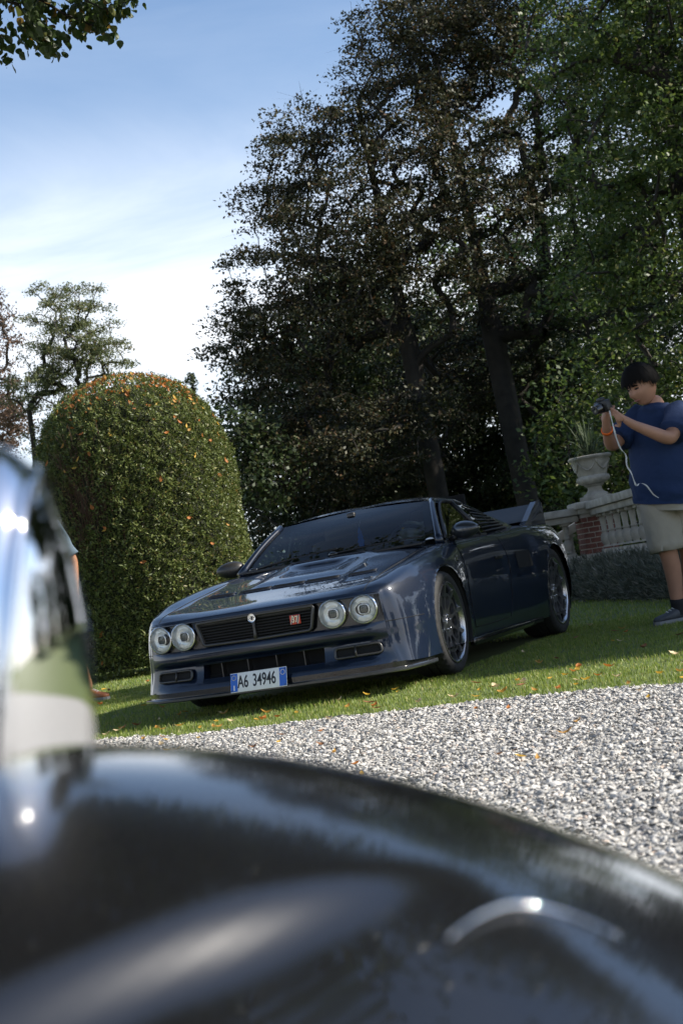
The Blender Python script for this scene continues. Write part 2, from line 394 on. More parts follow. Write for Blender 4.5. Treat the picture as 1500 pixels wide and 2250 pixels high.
for k, z in enumerate(np.linspace(.437, .535, 7)):
    wd = np.interp(z, [.42, .545], [.335, .376])
    b = MB(); xs = np.linspace(-wd, wd, 15)
    for dz in (0,): b.grid([[pol(x, z-.0028, -.012) for x in xs], [pol(x, z+.0005, -.004) for x in xs], [pol(x, z+.004, -.010) for x in xs], [pol(x, z+.004, -.022) for x in xs]])
    b.build('slat', m_sat, grille)
b = MB(); xs = [pol(x, .541+.002*abs(x), -.004) for x in np.linspace(-.365, .365, 15)]; b.tube(xs, .004, 6); b.build('top_bar', m_grey, grille)
b = MB(); b.tube([pol(0, z, .004) for z in (.42, .45, .49, .53)], [.016, .0095, .009, .013], 8); b.build('centre_bar', m_grey, grille)
Rb = rotx(PI/2)
bd = MB(); bd.lathe([(.0001, .0), (.020, .0), (.0215, .004), (.0245, .005), (.0255, .0), (.0255, -.008)], (0, planY(0)-.016, .539), 'y', 28, R=np.diag([1, -1, 1])); bd = bd.build('badge', m_chr, grille, auto=50)
b = MB(); y = planY(0)-.0195
b.box((0, y, .547), (.019, .003, .004)); b.box((0, y, .539), (.027, .003, .005)); b.box((0, y, .531), (.019, .003, .004)); b.box((0, y, .539), (.004, .0035, .02)); b.build('badge_emblem', m_ink, bd, smooth=False)
# red 37 badge
m_red = mat('badge_red', (.55, .06, .03), .35); m_navy = mat('badge_navy', (.03, .05, .16), .35); m_cream = mat('badge_cream', (.75, .66, .45), .35)
bx_, bz_ = .262, .492; by = planY(bx_)-.004
b = MB(); b.box((bx_, by, bz_), (.066, .006, .052), bev=.0025); b37 = b.build('number_badge', m_red, grille, auto=40)
for dx, mm_ in ((-.022, m_cream), (-.016, m_navy), (.019, m_navy), (.025, m_cream)):
    b = MB(); P = [(bx_+dx-.012, by-.0036, bz_-.024), (bx_+dx-.007, by-.0036, bz_-.024), (bx_+dx+.010, by-.0036, bz_+.024), (bx_+dx+.005, by-.0036, bz_+.024)]
    P = [(min(max(p[0], bx_-.032), bx_+.032), p[1], p[2]) for p in P]; b.add(P, [(0, 1, 2, 3)]); b.build('badge_stripe', mm_, b37, smooth=False)
text_obj('badge_number', '37', .05, m_cream, b37, Matrix.Translation((bx_, by-.0052, bz_))@Matrix.Rotation(PI/2, 4, 'X'), .0008, .85, .0012)
# --- headlamps
def headlamp(x, z, R_):
    s = 1 if x > 0 else -1; y = planY(x)+.012; n = planN(x); yaw = math.atan2(n[0], -n[1])*.35
    Rt = rotz(yaw) @ rotx(PI/2)          # local z -> -y
    c = (x, y, z)
    r = MB(); r.lathe([(R_*1.0, -.03), (R_*1.0, .012), (R_*.985, .018), (R_*.93, .020), (R_*.90, .016), (R_*.885, .0)], c, 'z', 48, R=Rt)
    hl = r.build('headlight', m_chr, car, auto=60)
    r = MB(); r.lathe([(R_*.895, .008), (R_*.86, .0), (R_*.7, -.008), (R_*.45, -.014), (.0001, -.016)], c, 'z', 48, R=Rt); r.build('reflector', m_refl, hl)
    # ribbed upper and lower reflector fields
    for sg in (1, -1):
        r = MB()
        for k in range(-5, 6):
            th = PI/2*sg+k*.13; q = R_*.70
            r.box(np.array(c)+Rt@np.array([q*math.cos(th), q*math.sin(th), -.003]), (.006, R_*.26, .006), R=Rt@rotz(th-PI/2))
        r.build('reflector_ribs', m_refl, hl, smooth=False)
    # rounded square projector with bright bezel
    a_ = R_*.32; pts = []
    for k in range(32):
        th = 2*PI*k/32; cx_ = abs(math.cos(th))**.55*math.copysign(1, math.cos(th)); sy_ = abs(math.sin(th))**.8*math.copysign(1, math.sin(th))
        pts.append((a_*cx_*1.1, a_*sy_*1.0))
    W_ = lambda x_, y_, z_: np.array(c)+Rt@np.array([x_, y_, z_])
    r = MB(); r.tube([W_(p[0], p[1], .002) for p in pts], .0045, 6, closed=True); r.build('projector_bezel', m_chr, hl)
    r = MB(); r.add([W_(p[0]*.97, p[1]*.97, -.004) for p in pts]+[W_(0, 0, .004)], [(k, (k+1) % 32, 32) for k in range(32)]); r.build('projector', m_lens, hl)
    r = MB(); r.box(W_(0, 0, .006), (a_*1.3, .0025, .002), R=Rt); r.box(W_(0, a_*.4, .006), (a_*1.1, .0018, .002), R=Rt); r.build('projector_line', m_grey, hl, smooth=False)
    r = MB(); r.lathe([(R_*.90, .016), (R_*.75, .024), (R_*.5, .030), (R_*.25, .033), (.0001, .034)], c, 'z', 40, R=Rt); r.build('lens', m_clear, hl)
for x, R_ in ((.4835, .083), (.6597, .083)):
    headlamp(x, .4895, R_); headlamp(-x, .4895, R_)
# --- number plate
py_, pz_, pt = -.895, .186, .2528
RP = Matrix.Translation((0, py_, pz_))@Matrix.Rotation(PI/2-pt, 4, 'X')     # local x right, y up, z towards the viewer
def plate_pt(x, y, z): return tuple(RP@Vector((x, y, z)))
def pbox(x, y, z, dx, dy, dz, bev=0):
    b_ = MB(); b_.box((x, y, z), (dx, dy, dz), bev=bev); b_.v = [plate_pt(*p) for p in b_.v]; return b_
plate = pbox(0, 0, 0, .362, .112, .006, .0025).build('number_plate', m_white, car, auto=40)
for x in (-.157, .157): pbox(x, 0, .0034, .044, .104, .0012).build('blue_band', m_blue, plate, smooth=False)
text_obj('plate_text', 'A6', .1, m_ink, plate, RP@Matrix.Translation((-.099, -.001, .0036)), .0012, .60, .0012)
text_obj('plate_text', '34946', .1, m_ink, plate, RP@Matrix.Translation((.038, -.001, .0036)), .0012, .60, .0012)
m_yel = mat('plate_star', (.75, .6, .1), .5)
b = MB()
for k in range(12):
    th = 2*PI*k/12; b.box((-.157+.013*math.cos(th), .028+.013*math.sin(th), .0045), (.0035, .0035, .001))
b.v = [plate_pt(*p) for p in b.v]; b.build('star_ring', m_yel, plate, smooth=False)
pbox(-.157, -.03, .0044, .007, .03, .001).build('country_letter', m_white, plate, smooth=False)
b = MB(); b.lathe([(.0125, 0), (.0125, .0008), (.0155, .0008), (.0155, 0)], (.157, .026, .0042), 'z', 24); b.v = [plate_pt(*p) for p in b.v]; b.build('year_ring', m_cream, plate)
for x, y_ in ((-.17, .045), (.17, .045), (-.17, -.045), (.17, -.045)):
    b = MB(); b.lathe([(.0001, .003), (.003, .002), (.004, 0)], (x, y_, .004), 'z', 10); b.v = [plate_pt(*p) for p in b.v]; b.build('plate_screw', m_grey, plate)
b = MB(); b.box((0, -.85, .185), (.2, .07, .05)); b.build('plate_bracket', m_blk, car, smooth=False)
# --- bonnet vents
def vent(x0, x1, y0, y1):
    n = 6; xs = np.linspace(x0, x1, n); b_ = MB(); sk = -.02
    b_.grid([[(x+sk*(k), y0+(y1-y0)*k, hoodz(x, y0+(y1-y0)*k)+.0035) for x in xs] for k in (0, .33, .66, 1)]); vo = b_.build('bonnet_vent', m_dark, car)
    b_ = MB(); ring = [(x, y0) for x in xs]+[(x1+sk, y1)]+[(x+sk, y1) for x in xs[::-1]]
    b_.tube([(x, y, hoodz(x, y)+.003) for x, y in ring], .003, 5, closed=True); b_.build('vent_lip', m_paint, vo)
    for k in (.25, .5, .75):
        b_ = MB(); b_.tube([(x+sk*k, y0+(y1-y0)*k, hoodz(x, y0+(y1-y0)*k)+.005) for x in xs], .003, 5); b_.build('vent_slat', m_sat, vo)
for x0, x1 in ((-.345, -.13), (-.115, .10), (.115, .335), (.40, .58), (-.565, -.385)): vent(x0, x1, -.31, -.225)
for x0, x1 in ((-.27, -.02), (.02, .27)): vent(x0, x1, .33, .385)
for s in (-1, 1):        # bonnet shut lines
    b = MB(); b.tube([(s*.672, y, hoodz(.672, y)+.0006) for y in np.linspace(-.76, .40, 40)], .0022, 5); b.build('bonnet_seam', m_dark, car)
# --- greenhouse
A0 = np.array([.728, .49, .812]); A1 = np.array([.572, .915, 1.108])
def ws_base(x): q = x/.728; return np.array([x, .41+.08*q*q, .832-.02*q*q])
def ws_top(x): q = x/.572; return np.array([x, .985-.07*q*q, 1.140-.032*q*q])
b = MB(); n = 17; rows = []
for t in np.linspace(0, 1, 9):
    row = []
    for q in np.linspace(-1, 1, n):
        p = ws_base(q*.728)*(1-t)+ws_top(q*.572)*t; bow = .03*math.sin(PI*t)*(1-.5*q*q); row.append(p+np.array([0, -bow*.6, bow*.8]))
    rows.append(row)
WS = np.array(rows)
b.grid(WS); b.build('windscreen', m_glass, car)
b = MB()   # black border of the windscreen, just inside the glass
def border(i0, i1, j0, j1): b.grid(WS[i0:i1, j0:j1]+np.array([0, .004, -.006]))
border(7, 9, 0, n); border(0, 9, 0, 2); border(0, 9, n-2, n); border(0, 2, 0, n)
b.build('windscreen_border', m_sat, car)
roof_st = [(.0, [(0, .985, 1.140), (.2, .975, 1.142), (.4, .95, 1.13), (.572, .915, 1.108), (.60, .90, 1.085)]),
           (.3, [(0, 1.10, 1.158), (.2, 1.10, 1.164), (.4, 1.10, 1.152), (.575, 1.10, 1.122), (.61, 1.10, 1.09)]),
           (.6, [(0, 1.38, 1.168), (.2, 1.38, 1.176), (.4, 1.38, 1.160), (.565, 1.38, 1.118), (.60, 1.38, 1.085)]),
           (.8, [(0, 1.62, 1.145), (.2, 1.62, 1.150), (.4, 1.62, 1.130), (.55, 1.62, 1.085), (.585, 1.62, 1.05)]),
           (1., [(0, 2.0, 1.03), (.2, 2.0, 1.03), (.4, 2.0, 1.00), (.55, 2.0, .95), (.60, 2.0, .92)])]
RG = np.array([p for _, p in roof_st]); RD = np.swapaxes(crom(np.swapaxes(crom(RG, 6), 0, 1), 6), 0, 1)
b = MB(); b.grid(RD); b.mirror(); b.build('roof', m_paint, car, fix=True)
for s in (-1, 1):
    S = lambda P: [(s*p[0], p[1], p[2]) for p in P]
    # A pillar: tapered blade from wing to roof
    b = MB(); k = np.linspace(0, 1, 9); P = [A0*(1-t)+A1*t+np.array([0, -.012, .016])*math.sin(PI*t) for t in k]
    b.tube(S(P), [.030, .026, .024, .022, .021, .020, .020, .020, .022], 10); b.build('a_pillar', m_paint, car)
    # side glass and its frame
    sb = [(.735, .56, .812), (.738, .9, .822), (.735, 1.25, .83), (.728, 1.48, .835)]
    stp = [(.728, .60, .835), (.603, .96, 1.075), (.605, 1.2, 1.088), (.60, 1.42, 1.075)]
    B_ = crom(sb, 5); T_ = crom(stp, 5)
    b = MB(); b.grid([S(B_*(1-t)+T_*t+np.array([.015, 0, 0])*math.sin(PI*t)) for t in np.linspace(0, 1, 6)]); b.build('side_window', m_glass_d, car)
    b = MB(); b.tube(S(list(T_)), .014, 6); b.tube(S(list(B_)), .012, 6); b.build('window_frame', m_sat, car)
    # B pillar
    b = MB(); b.tube(S([(.74, 1.30, .83), (.695, 1.27, .95), (.61, 1.20, 1.085)]), [.02, .018, .016], 6); b.build('b_pillar', m_sat, car)
    # black louvred quarter panel
    q = [np.array(p) for p in ((.735, 1.46, .835), (.60, 1.42, 1.08), (.60, 1.72, 1.03), (.715, 2.10, .862))]
    b = MB(); b.hexa(S([q[0]-[.03, 0, 0], q[3]-[.03, 0, 0], q[2]-[.03, 0, 0], q[1]-[.03, 0, 0], q[0], q[3], q[2], q[1]])); qp = b.build('quarter_panel', m_blk, car, smooth=False)
    for t in np.linspace(.08, .92, 8):
        p0 = q[0]*(1-t)+q[1]*t; p1 = q[3]*(1-t)+q[2]*t
        b = MB(); b.tube(S([p0+[.010, 0, 0], (p0+p1)/2+[.013, 0, 0], p1+[.008, 0, 0]]), .008, 4); b.build('louvre', m_sat, qp)
    # sail panel between roof and rear deck
    b = MB(); b.add(S([(.60, 1.72, 1.03), (.60, 2.0, .93), (.72, 2.25, .868), (.715, 2.10, .862)]), [(0, 1, 2, 3)]); b.build('sail_panel', m_paint, car, smooth=False)
    # door mirror: teardrop shell on a stalk
    c = np.array([s*.868, .63, .868])
    b = MB(); b.ell((0, 0, 0), (.105, .062, .058), 20); 
    b.v = [(x*(1 if x*s > 0 else 1), y*(1 if y < 0 else .55), z*(1-.15*x*s/.1)) for x, y, z in b.v]; b.v = [tuple(c+rotz(-s*.25)@np.array(p)) for p in b.v]
    mi = b.build('door_mirror', m_carbon if s > 0 else m_grey, car)
    b = MB(); b.tube([c+[-s*.07, .0, -.03], (s*.775, .64, .825), (s*.745, .64, .815)], [.022, .018, .02], 8); b.build('mirror_stalk', m_sat, mi)
    b = MB(); b.ell(c+[0, .036, 0], (.085, .004, .045), 16); b.build('mirror_glass', m_chr, mi)
    # door: seam lines, handle and lower groove
    def flank(y, z):
        i = int(np.argmin(np.abs(D[:, 5*NC_, 1]-y))); cz_ = D[i, 4*NC_:, 2]; o_ = np.argsort(cz_); return np.interp(z, cz_[o_], D[i, 4*NC_:, 0][o_])
    for pts in ([(.50, .80), (.47, .6), (.46, .4), (.50, .24)], [(1.42, .82), (1.45, .6), (1.40, .4), (1.32, .24)], [(.5, .24), (.9, .235), (1.32, .24)]):
        pp = crom(pts, 6); b = MB(); b.tube([(s*(flank(y, z)+.0008), y, z) for y, z in pp], .003, 4); b.build('door_seam', m_dark, car)
    b = MB(); b.box((s*(flank(1.25, .66)+.006), 1.25, .66), (.012, .16, .022), bev=.004); b.build('door_handle', m_sat, car)
    b = MB(); b.box((s*.868, 1.22, .155), (.04, 1.66, .05), bev=.012); b.build('side_skirt', m_blk, car)
    # side intake behind the door
    b = MB(); b.grid([[(s*(flank(y, z)+.003), y, z) for y in np.linspace(1.62, 1.92, 6)] for z in (.56, .62, .68)]); b.build('side_intake', m_dark, car)
# rear deck wing with upright end plates
def wing_pt(x, t): return (x, 2.62+.46*t, .905+.14*t**1.5)
b = MB(); xs = np.linspace(-.735, .735, 19)
up = [[wing_pt(x, t) for x in xs] for t in np.linspace(0, 1, 8)]; dn = [[(x, 2.62+.46*t, .88+.135*t**1.5) for x in xs] for t in np.linspace(1, 0, 8)]
b.grid(up+dn); b.build('rear_wing', m_sat, car, auto=50)  # satin black stands in for navy paint mirroring dark trees
for s in (-1, 1):
    prof = [(2.42, .855), (2.60, .905), (2.78, .985), (2.95, 1.055), (3.08, 1.07), (3.12, 1.03), (3.12, .80), (2.42, .80)]
    b = MB(); k = len(prof)
    for x in (.70, .745): b.v += [(s*(x-.015+.05*max(0, .95-z)), y, z) for y, z in prof]
    b.f += [tuple(range(k)), tuple(range(2*k-1, k-1, -1))]+[(i, (i+1) % k, k+(i+1) % k, k+i) for i in range(k)]
    b.build('wing_end_plate', m_paint, car, smooth=False, fix=True)
# wipers
for xa, xb in ((-.60, .02), (.02, .60)):
    b = MB(); P = [ws_base(x)+np.array([0, .02+.05*abs(math.sin((x-xa)*3)), .022+.03*abs(math.sin((x-xa)*2.2))]) for x in np.linspace(xa, xb, 8)]
    b.tube(P, .0075, 6); wp = b.build('wiper', m_sat, car)
    b = MB(); b.ell(ws_base(xa)+np.array([0, -.02, .018]), (.035, .022, .016), 12); b.build('wiper_pivot', m_blk, wp)
b = MB(); b.box((0, .40, .822), (1.3, .07, .02), bev=.006); b.build('cowl_panel', m_sat, car)
# --- cabin
b = MB(); b.box((0, .72, .74), (1.30, .50, .10), bev=.03); b.box((.35, .82, .80), (.42, .2, .09), bev=.03); b.build('dashboard', m_sat, car)
for x in (-.34, .34):
    b = MB(); b.box((x, 1.35, .70), (.44, .16, .56), R=rotx(-.2), bev=.05); b.box((x, 1.22, .46), (.44, .46, .14), bev=.05); b.box((x, 1.43, 1.0), (.26, .1, .16), R=rotx(-.15), bev=.04); b.build('seat', m_tan, car)
b = MB(); Rw = rotx(-1.15); P = [np.array([.36, .98, .815])+Rw@np.array([.165*math.cos(t), .165*math.sin(t), 0]) for t in np.linspace(0, 2*PI, 32, endpoint=False)]
b.tube(P, .013, 8, closed=True); b.tube([P[0], P[16]], .012, 6); b.build('steering_wheel', m_sat, car)
b = MB(); b.box((0, 1.62, .90), (1.15, .04, .5)); b.build('rear_bulkhead', m_dark, car, smooth=False)
b = MB(); b.box((.02, .93, 1.075), (.20, .025, .05), bev=.01); b.tube([(.02, .93, 1.08), (.02, .97, 1.125)], .008, 6); b.build('rear_view_mirror', m_sat, car)
b = MB(); b.box((-.02, .90, 1.10), (.06, .04, .05), bev=.01); b.build('camera_pod', m_grey, car)
b = MB(); b.lathe([(.0001, .012), (.02, .008), (.03, 0)], (.66, .50, .842), 'z', 16); b.build('parking_disc', m_white, car)
# --- wheels
def wheel(x, y, z, R_, rr, wd, steer=0.):
    s = 1 if x > 0 else -1; root = bpy.data.objects.new('wheel', None); COL.objects.link(root); root.parent = car; root.location = (x, y, z); root.rotation_euler = (0, 0, steer)
    n = 144; pr = [(rr+.002, -.012), (rr+.012, -.004), (rr+.03, .001), (R_-.025, -.001), (R_-.012, -.008), (R_-.003, -.022), (R_, -.045), (R_, -.075), (R_-.008, -.077), (R_-.008, -.085), (R_, -.087), (R_, -.125), (R_-.008, -.127), (R_-.008, -.135), (R_, -.137), (R_-.002, -wd+.03), (R_-.02, -wd), (rr, -wd)]
    b_ = MB(); b_.lathe(pr, (0, 0, 0), 'x', n, R=np.diag([s, 1, 1]))
    V_ = np.array(b_.v).reshape(len(pr), n, 3)
    for i in range(4, 16):
        ph = (np.arange(n)+(i % 3)) % 4 == 0; V_[i, ph, 1:] *= 1-(.007/R_)
    b_.v = [tuple(p) for p in V_.reshape(-1, 3)]; b_.build('tyre', m_tyre, root, auto=35)
    b_ = MB(); b_.lathe([(rr+.004, -.012), (rr+.004, -.002), (rr-.004, .0), (rr-.012, -.006), (rr-.018, -.03), (rr-.022, -.16)], (0, 0, 0), 'x', 64, R=np.diag([s, 1, 1])); b_.build('rim', m_lip, root, auto=50)
    # dish with round windows, spokes out to the lip
    K = 10; r0, r1 = .062, rr*.74; b_ = MB()
    for k in range(K):
        th0 = 2*PI*k/K; m2 = 24; hole = []; outer = []
        rc = (r0+r1)/2*1.04; ra, rb = (r1-r0)*.36, rc*math.tan(PI/K)*.74
        for j in range(m2):
            t = 2*PI*j/m2; hole.append((rc+ra*math.cos(t), rb/rc*math.sin(t)))
            # matching boundary point of the sector
            c_, s_ = math.cos(t), math.sin(t); q = max(abs(c_), abs(s_)); outer.append(((r0+r1)/2+(r1-r0)/2*c_/q, PI/K*s_/q))
        for lay, (dep_, sc) in enumerate(((-.028, 1.), (-.028, 1.))):
            pass
        def P3(r, a, d_): return (s*d_, r*math.cos(th0+a), r*math.sin(th0+a))
        dz = lambda r: -.036+.014*(r-r0)/(r1-r0)
        V_ = [P3(r, a, dz(r)) for r, a in outer]+[P3(r, a, dz(r)) for r, a in hole]+[P3(r*.99+.01*rc, a*.92, dz(r)-.022) for r, a in hole]
        F_ = [(j, (j+1) % m2, m2+(j+1) % m2, m2+j) for j in range(m2)]+[(m2+j, m2+(j+1) % m2, 2*m2+(j+1) % m2, 2*m2+j) for j in range(m2)]
        b_.add(V_, F_)
    b_.lathe([(r1, -.022), (r1, -.05)], (0, 0, 0), 'x', 60, R=np.diag([s, 1, 1]))
    b_.lathe([(.0001, -.024), (.03, -.025), (.036, -.032), (.064, -.036)], (0, 0, 0), 'x', 32, R=np.diag([s, 1, 1]))
    b_.build('wheel_disc', m_rimm, root, auto=45)
    for k in range(K):
        th = 2*PI*(k+.5)/K; b_ = MB()
        for j in range(1):
            ra_, rb_ = r1-.004, rr-.008
            a_ = .055; V_ = []
            for r, w2, d1, d2 in ((ra_, .028, -.021, -.045), (rb_, .013, -.006, -.03)):
                for dd in (d2, d1):
                    for sg in (-1, 1): V_.append((s*dd, r*math.cos(th)-sg*w2/2*math.sin(th)*1, r*math.sin(th)+sg*w2/2*math.cos(th)))
            b_.add(V_, [(0, 1, 3, 2), (4, 6, 7, 5), (0, 4, 5, 1), (2, 3, 7, 6), (0, 2, 6, 4), (1, 5, 7, 3)])
        b_.build('spoke', m_rimm, root, smooth=False)
    for k in range(5):
        th = 2*PI*(k+.3)/5; b_ = MB(); b_.lathe([(.0001, .008), (.006, .006), (.007, -.006)], (s*-.03, .045*math.cos(th), .045*math.sin(th)), 'x', 8, R=np.diag([s, 1, 1])); b_.build('wheel_nut', m_lip, root)
    b_ = MB(); b_.lathe([(.05, -.09), (.16, -.09)], (0, 0, 0), 'x', 40, R=np.diag([s, 1, 1])); b_.build('brake_disc', m_grey, root)
    b_ = MB(); b_.lathe([(.0001, -.15), (rr, -.15)], (0, 0, 0), 'x', 40, R=np.diag([s, 1, 1])); b_.build('hub_backing', m_dark, root)
for s in (-1, 1):
    wheel(s*.898, 0, .315, .315, .243, .225, steer=.03)
    wheel(s*.905, 2.52, .335, .335, .257, .27)
# hanging air freshener and the silver pouch on the seat
b = MB(); P = [(-.018, 0), (.018, 0), (.020, .03), (.026, .035), (.014, .06), (.022, .063), (.010, .095), (.014, .098), (0, .14), (-.014, .098), (-.010, .095), (-.022, .063), (-.014, .06), (-.026, .035), (-.020, .03)]
k = len(P); b.v = [(x, -.003, z) for x, z in P]+[(x, .003, z) for x, z in P]; b.f = [tuple(range(k)), tuple(range(2*k-1, k-1, -1))]+[(i, (i+1) % k, k+(i+1) % k, k+i) for i in range(k)]
m_fresh = mat('freshener_blue', (.02, .16, .55), .5)
af = thing('air_freshener', 'small blue tree shaped air freshener hanging inside the windscreen', 'air freshener', (.03, .88, .88))
b.build('card', m_fresh, af, smooth=False)
b = MB(); b.tube([(0, 0, .135), (0, .03, .17), (-.005, .05, .19)], .0015, 5); b.build('string', m_white, af)
b = MB(); b.box((0, 0, -.008), (.03, .005, .02)); b.build('tag', m_white, af, smooth=False)
m_silver = mat('silver_pouch', (.55, .56, .55), .35, metal=.4, bump=1., bscale=14)
g = []
for i in np.linspace(0, 1, 13): g.append([(.20+.26*j, 1.20+.03*math.sin(9*i+5*j)-.03*math.sin(7*j), .80+.20*i+.012*math.sin(11*j+4*i)) for j in np.linspace(0, 1, 13)])
b = MB(); b.grid(g); b.grid([[(p[0], p[1]+.05*math.sin(PI*i/12)*math.sin(PI*j/12)+.004, p[2]) for j, p in enumerate(r)] for i, r in enumerate(g)], True)
tag(b.build('silver_pouch', m_silver, fix=True), 'crumpled silver pouch propped on the driver seat behind the windscreen', 'pouch')
# ------------------------------------------------------------------ ground
EDGE = np.array([(-14, -.2), (-6, -.5), (-3, -.75), (-.87, -1.31), (.03, -1.72), (.72, -1.74), (1.24, -1.80), (1.92, -1.86), (2.58, -2.08), (4, -2.7), (7, -4.6), (16, -9)], float)
def edge_y(x): return np.interp(x, EDGE[:, 0], EDGE[:, 1])+.022*np.sin(x*9.1)+.015*np.sin(x*23.7+1)
def project(P):
    d = np.asarray(P)-CAM; z = d@CF; zz = np.maximum(z, 1e-3); return 750+FPX*(d@CR)/zz, 1125-FPX*(d@CU)/zz, z
m_lawn = mat('lawn_ground', (.075, .11, .025), .9, col2=(.11, .14, .04), vscale=3, bump=.6, bscale=40)
mk('lawn', [(-600, -600, 0), (600, -600, 0), (600, 600, 0), (-600, 600, 0)], [(0, 1, 2, 3)], m_lawn, smooth=False)['kind'] = 'structure'
m_grav = mat('gravel_bed', (.30, .29, .275), .9, col2=(.46, .45, .43), vscale=70, bump=1., bscale=90)
xs = np.concatenate([np.linspace(-40, -1.2, 60), np.linspace(-1, 5, 200), np.linspace(5.2, 60, 60)])
b = MB(); b.grid([[(x, float(edge_y(x)), .006) for x in xs], [(x, min(-6., float(edge_y(x))-2), .006) for x in xs], [(x, -70, .006) for x in xs]]); b.build('gravel_drive', m_grav, smooth=False)['kind'] = 'structure'
# loose stones
def stones(P, S, name, seed):
    r = np.random.default_rng(seed); n = len(P)
    I = np.array([(1, 0, 0), (-1, 0, 0), (0, 1, 0), (0, -1, 0), (.55, .5, .62), (-.5, .5, .7), (-.5, -.55, .66), (.55, -.5, .7), (0, 0, -.8)])
    Ft = np.array([(0, 2, 4), (4, 2, 5), (2, 1, 5), (5, 1, 6), (1, 3, 6), (6, 3, 7), (3, 0, 7), (7, 0, 4), (4, 5, 6), (4, 6, 7)]); I = I[:8]; nv = len(I)
    V = I[None]*(1+r.uniform(-.3, .3, (n, nv, 1)))
    q = r.normal(size=(n, 4)); q /= np.linalg.norm(q, axis=1)[:, None]; a, b_, c, d = q.T
    Rm = np.stack([1-2*(c*c+d*d), 2*(b_*c-a*d), 2*(b_*d+a*c), 2*(b_*c+a*d), 1-2*(b_*b_+d*d), 2*(c*d-a*b_), 2*(b_*d-a*c), 2*(c*d+a*b_), 1-2*(b_*b_+c*c)], -1).reshape(n, 3, 3)
    V = V*r.uniform(.6, 1.25, (n, 1, 3)); V = np.einsum('nij,nkj->nki', Rm, V); V[..., 2] *= .62
    V = V*S[:, None, None]+P[:, None, :]
    Fc = (Ft[None]+nv*np.arange(n)[:, None, None]).reshape(-1, 3)
    return mk_np(name, V.reshape(-1, 3), Fc, m_stone)
m_stone = mat('gravel_stone', (.5, .48, .45), .85, bump=.4, bscale=300)
def island_ramp(m, stops):
    t = m.node_tree; g = t.nodes.new('ShaderNodeNewGeometry'); r = t.nodes.new('ShaderNodeValToRGB'); r.color_ramp.interpolation = 'LINEAR'
    while len(r.color_ramp.elements) < len(stops): r.color_ramp.elements.new(.5)
    for e, (p, c) in zip(r.color_ramp.elements, stops): e.position = p; e.color = (*c, 1)
    t.links.new(g.outputs['Random Per Island'], r.inputs[0]); bs = [n for n in t.nodes if n.type == 'BSDF_PRINCIPLED'][0]
    t.links.new(r.outputs[0], bs.inputs['Base Color'])
    for n in t.nodes:
        if n.type == 'BSDF_TRANSLUCENT': t.links.new(r.outputs[0], n.inputs['Color'])
    return m
island_ramp(m_stone, [(0, (.17, .17, .175)), (.10, (.27, .265, .26)), (.35, (.42, .41, .39)), (.7, (.52, .505, .48)), (.93, (.62, .60, .57)), (1., (.50, .40, .33))])
n0 = 270000; X = rng.uniform(-1.6, 4.6, n0); Y = rng.uniform(-6.6, -1.1, n0); keep = Y < edge_y(X)+rng.normal(-.01, .03, n0)
px, py, zz = project(np.stack([X, Y, 0*X], -1)); keep &= (px > -200) & (px < 1720) & (py < np.interp(px, [0, 450, 1000, 1500, 1700], [1690, 1670, 1760, 1980, 2120])+70) & (zz > 1.4)
dens_ = np.where((px > -60) & (px < 1560), 1, .3); keep &= rng.random(n0) < dens_
P = np.stack([X, Y, rng.uniform(.004, .012, n0)], -1)[keep]
S = np.clip(rng.lognormal(math.log(.0072), .36, len(P)), .003, .016)
stones(P, S, 'gravel_stones', 3)['kind'] = 'stuff'
print('stones', len(P))
tag(bpy.data.objects['gravel_stones'], 'pale grey crushed stone lying loose on the drive', 'gravel')

# grass blades
def blades(P, H, W, name, m, seed, simple=False):
    r = np.random.default_rng(seed); n = len(P); a = r.uniform(0, 2*PI, n); dr = np.stack([np.cos(a), np.sin(a), 0*a], -1); sd = np.stack([-np.sin(a), np.cos(a), 0*a], -1)
    lean = r.uniform(.1, .9, n)
    up = np.array([0, 0, 1.])
    mid = P+H[:, None]*(.55*up)+dr*(H*lean*.25)[:, None]; tip = P+H[:, None]*up*(1-.35*lean[:, None])+dr*(H*lean*.8)[:, None]
    w2 = W[:, None]/2
    V = np.stack([P-sd*w2, P+sd*w2, mid+sd*w2*.8, mid-sd*w2*.8, tip], 1)
    if simple: V = V[:, [0, 1, 4]]; return mk_np(name, V.reshape(-1, 3), np.arange(3*n).reshape(-1, 3), m)
    F = np.concatenate([np.stack([5*np.arange(n)+i for i in f], -1) for f in ((0, 1, 2), (0, 2, 3), (3, 2, 4))])
    return mk_np(name, V.reshape(-1, 3), F, m)
m_grass = island_ramp(mat('grass_blade', (.08, .13, .03), .5, trans=.42), [(0, (.12, .18, .025)), (.4, (.20, .275, .042)), (.8, (.265, .325, .065)), (.95, (.35, .35, .10)), (1, (.45, .38, .17))])
def scatter(n, x0, x1, y0, y1): return rng.uniform(x0, x1, n), rng.uniform(y0, y1, n)
X, Y = scatter(205000, -5.5, 4.6, -2.6, 3.4); px, py, zz = project(np.stack([X, Y, 0*X], -1))
k = (Y > edge_y(X)+rng.normal(0, .02, len(X))) & (px > -200) & (px < 1700) & (zz > 4)
k &= ~((np.abs(X) < .8) & (Y > .3) & (Y < 3))
P = np.stack([X, Y, 0*X], -1)[k]; n = len(P)
cl = .75+.35*np.sin(P[:, 0]*5.3+np.sin(P[:, 1]*7))*np.sin(P[:, 1]*6.1+1)
blades(P, rng.uniform(.014, .034, n)*cl+.004, rng.uniform(.0026, .0048, n), 'grass_near', m_grass, 5); print('blades', n)
X, Y = scatter(130000, -12, 4.6, 2.6, 16); px, py, zz = project(np.stack([X, Y, 0*X], -1)); k = (px > -150) & (px < 1650) & (zz > 9.5)
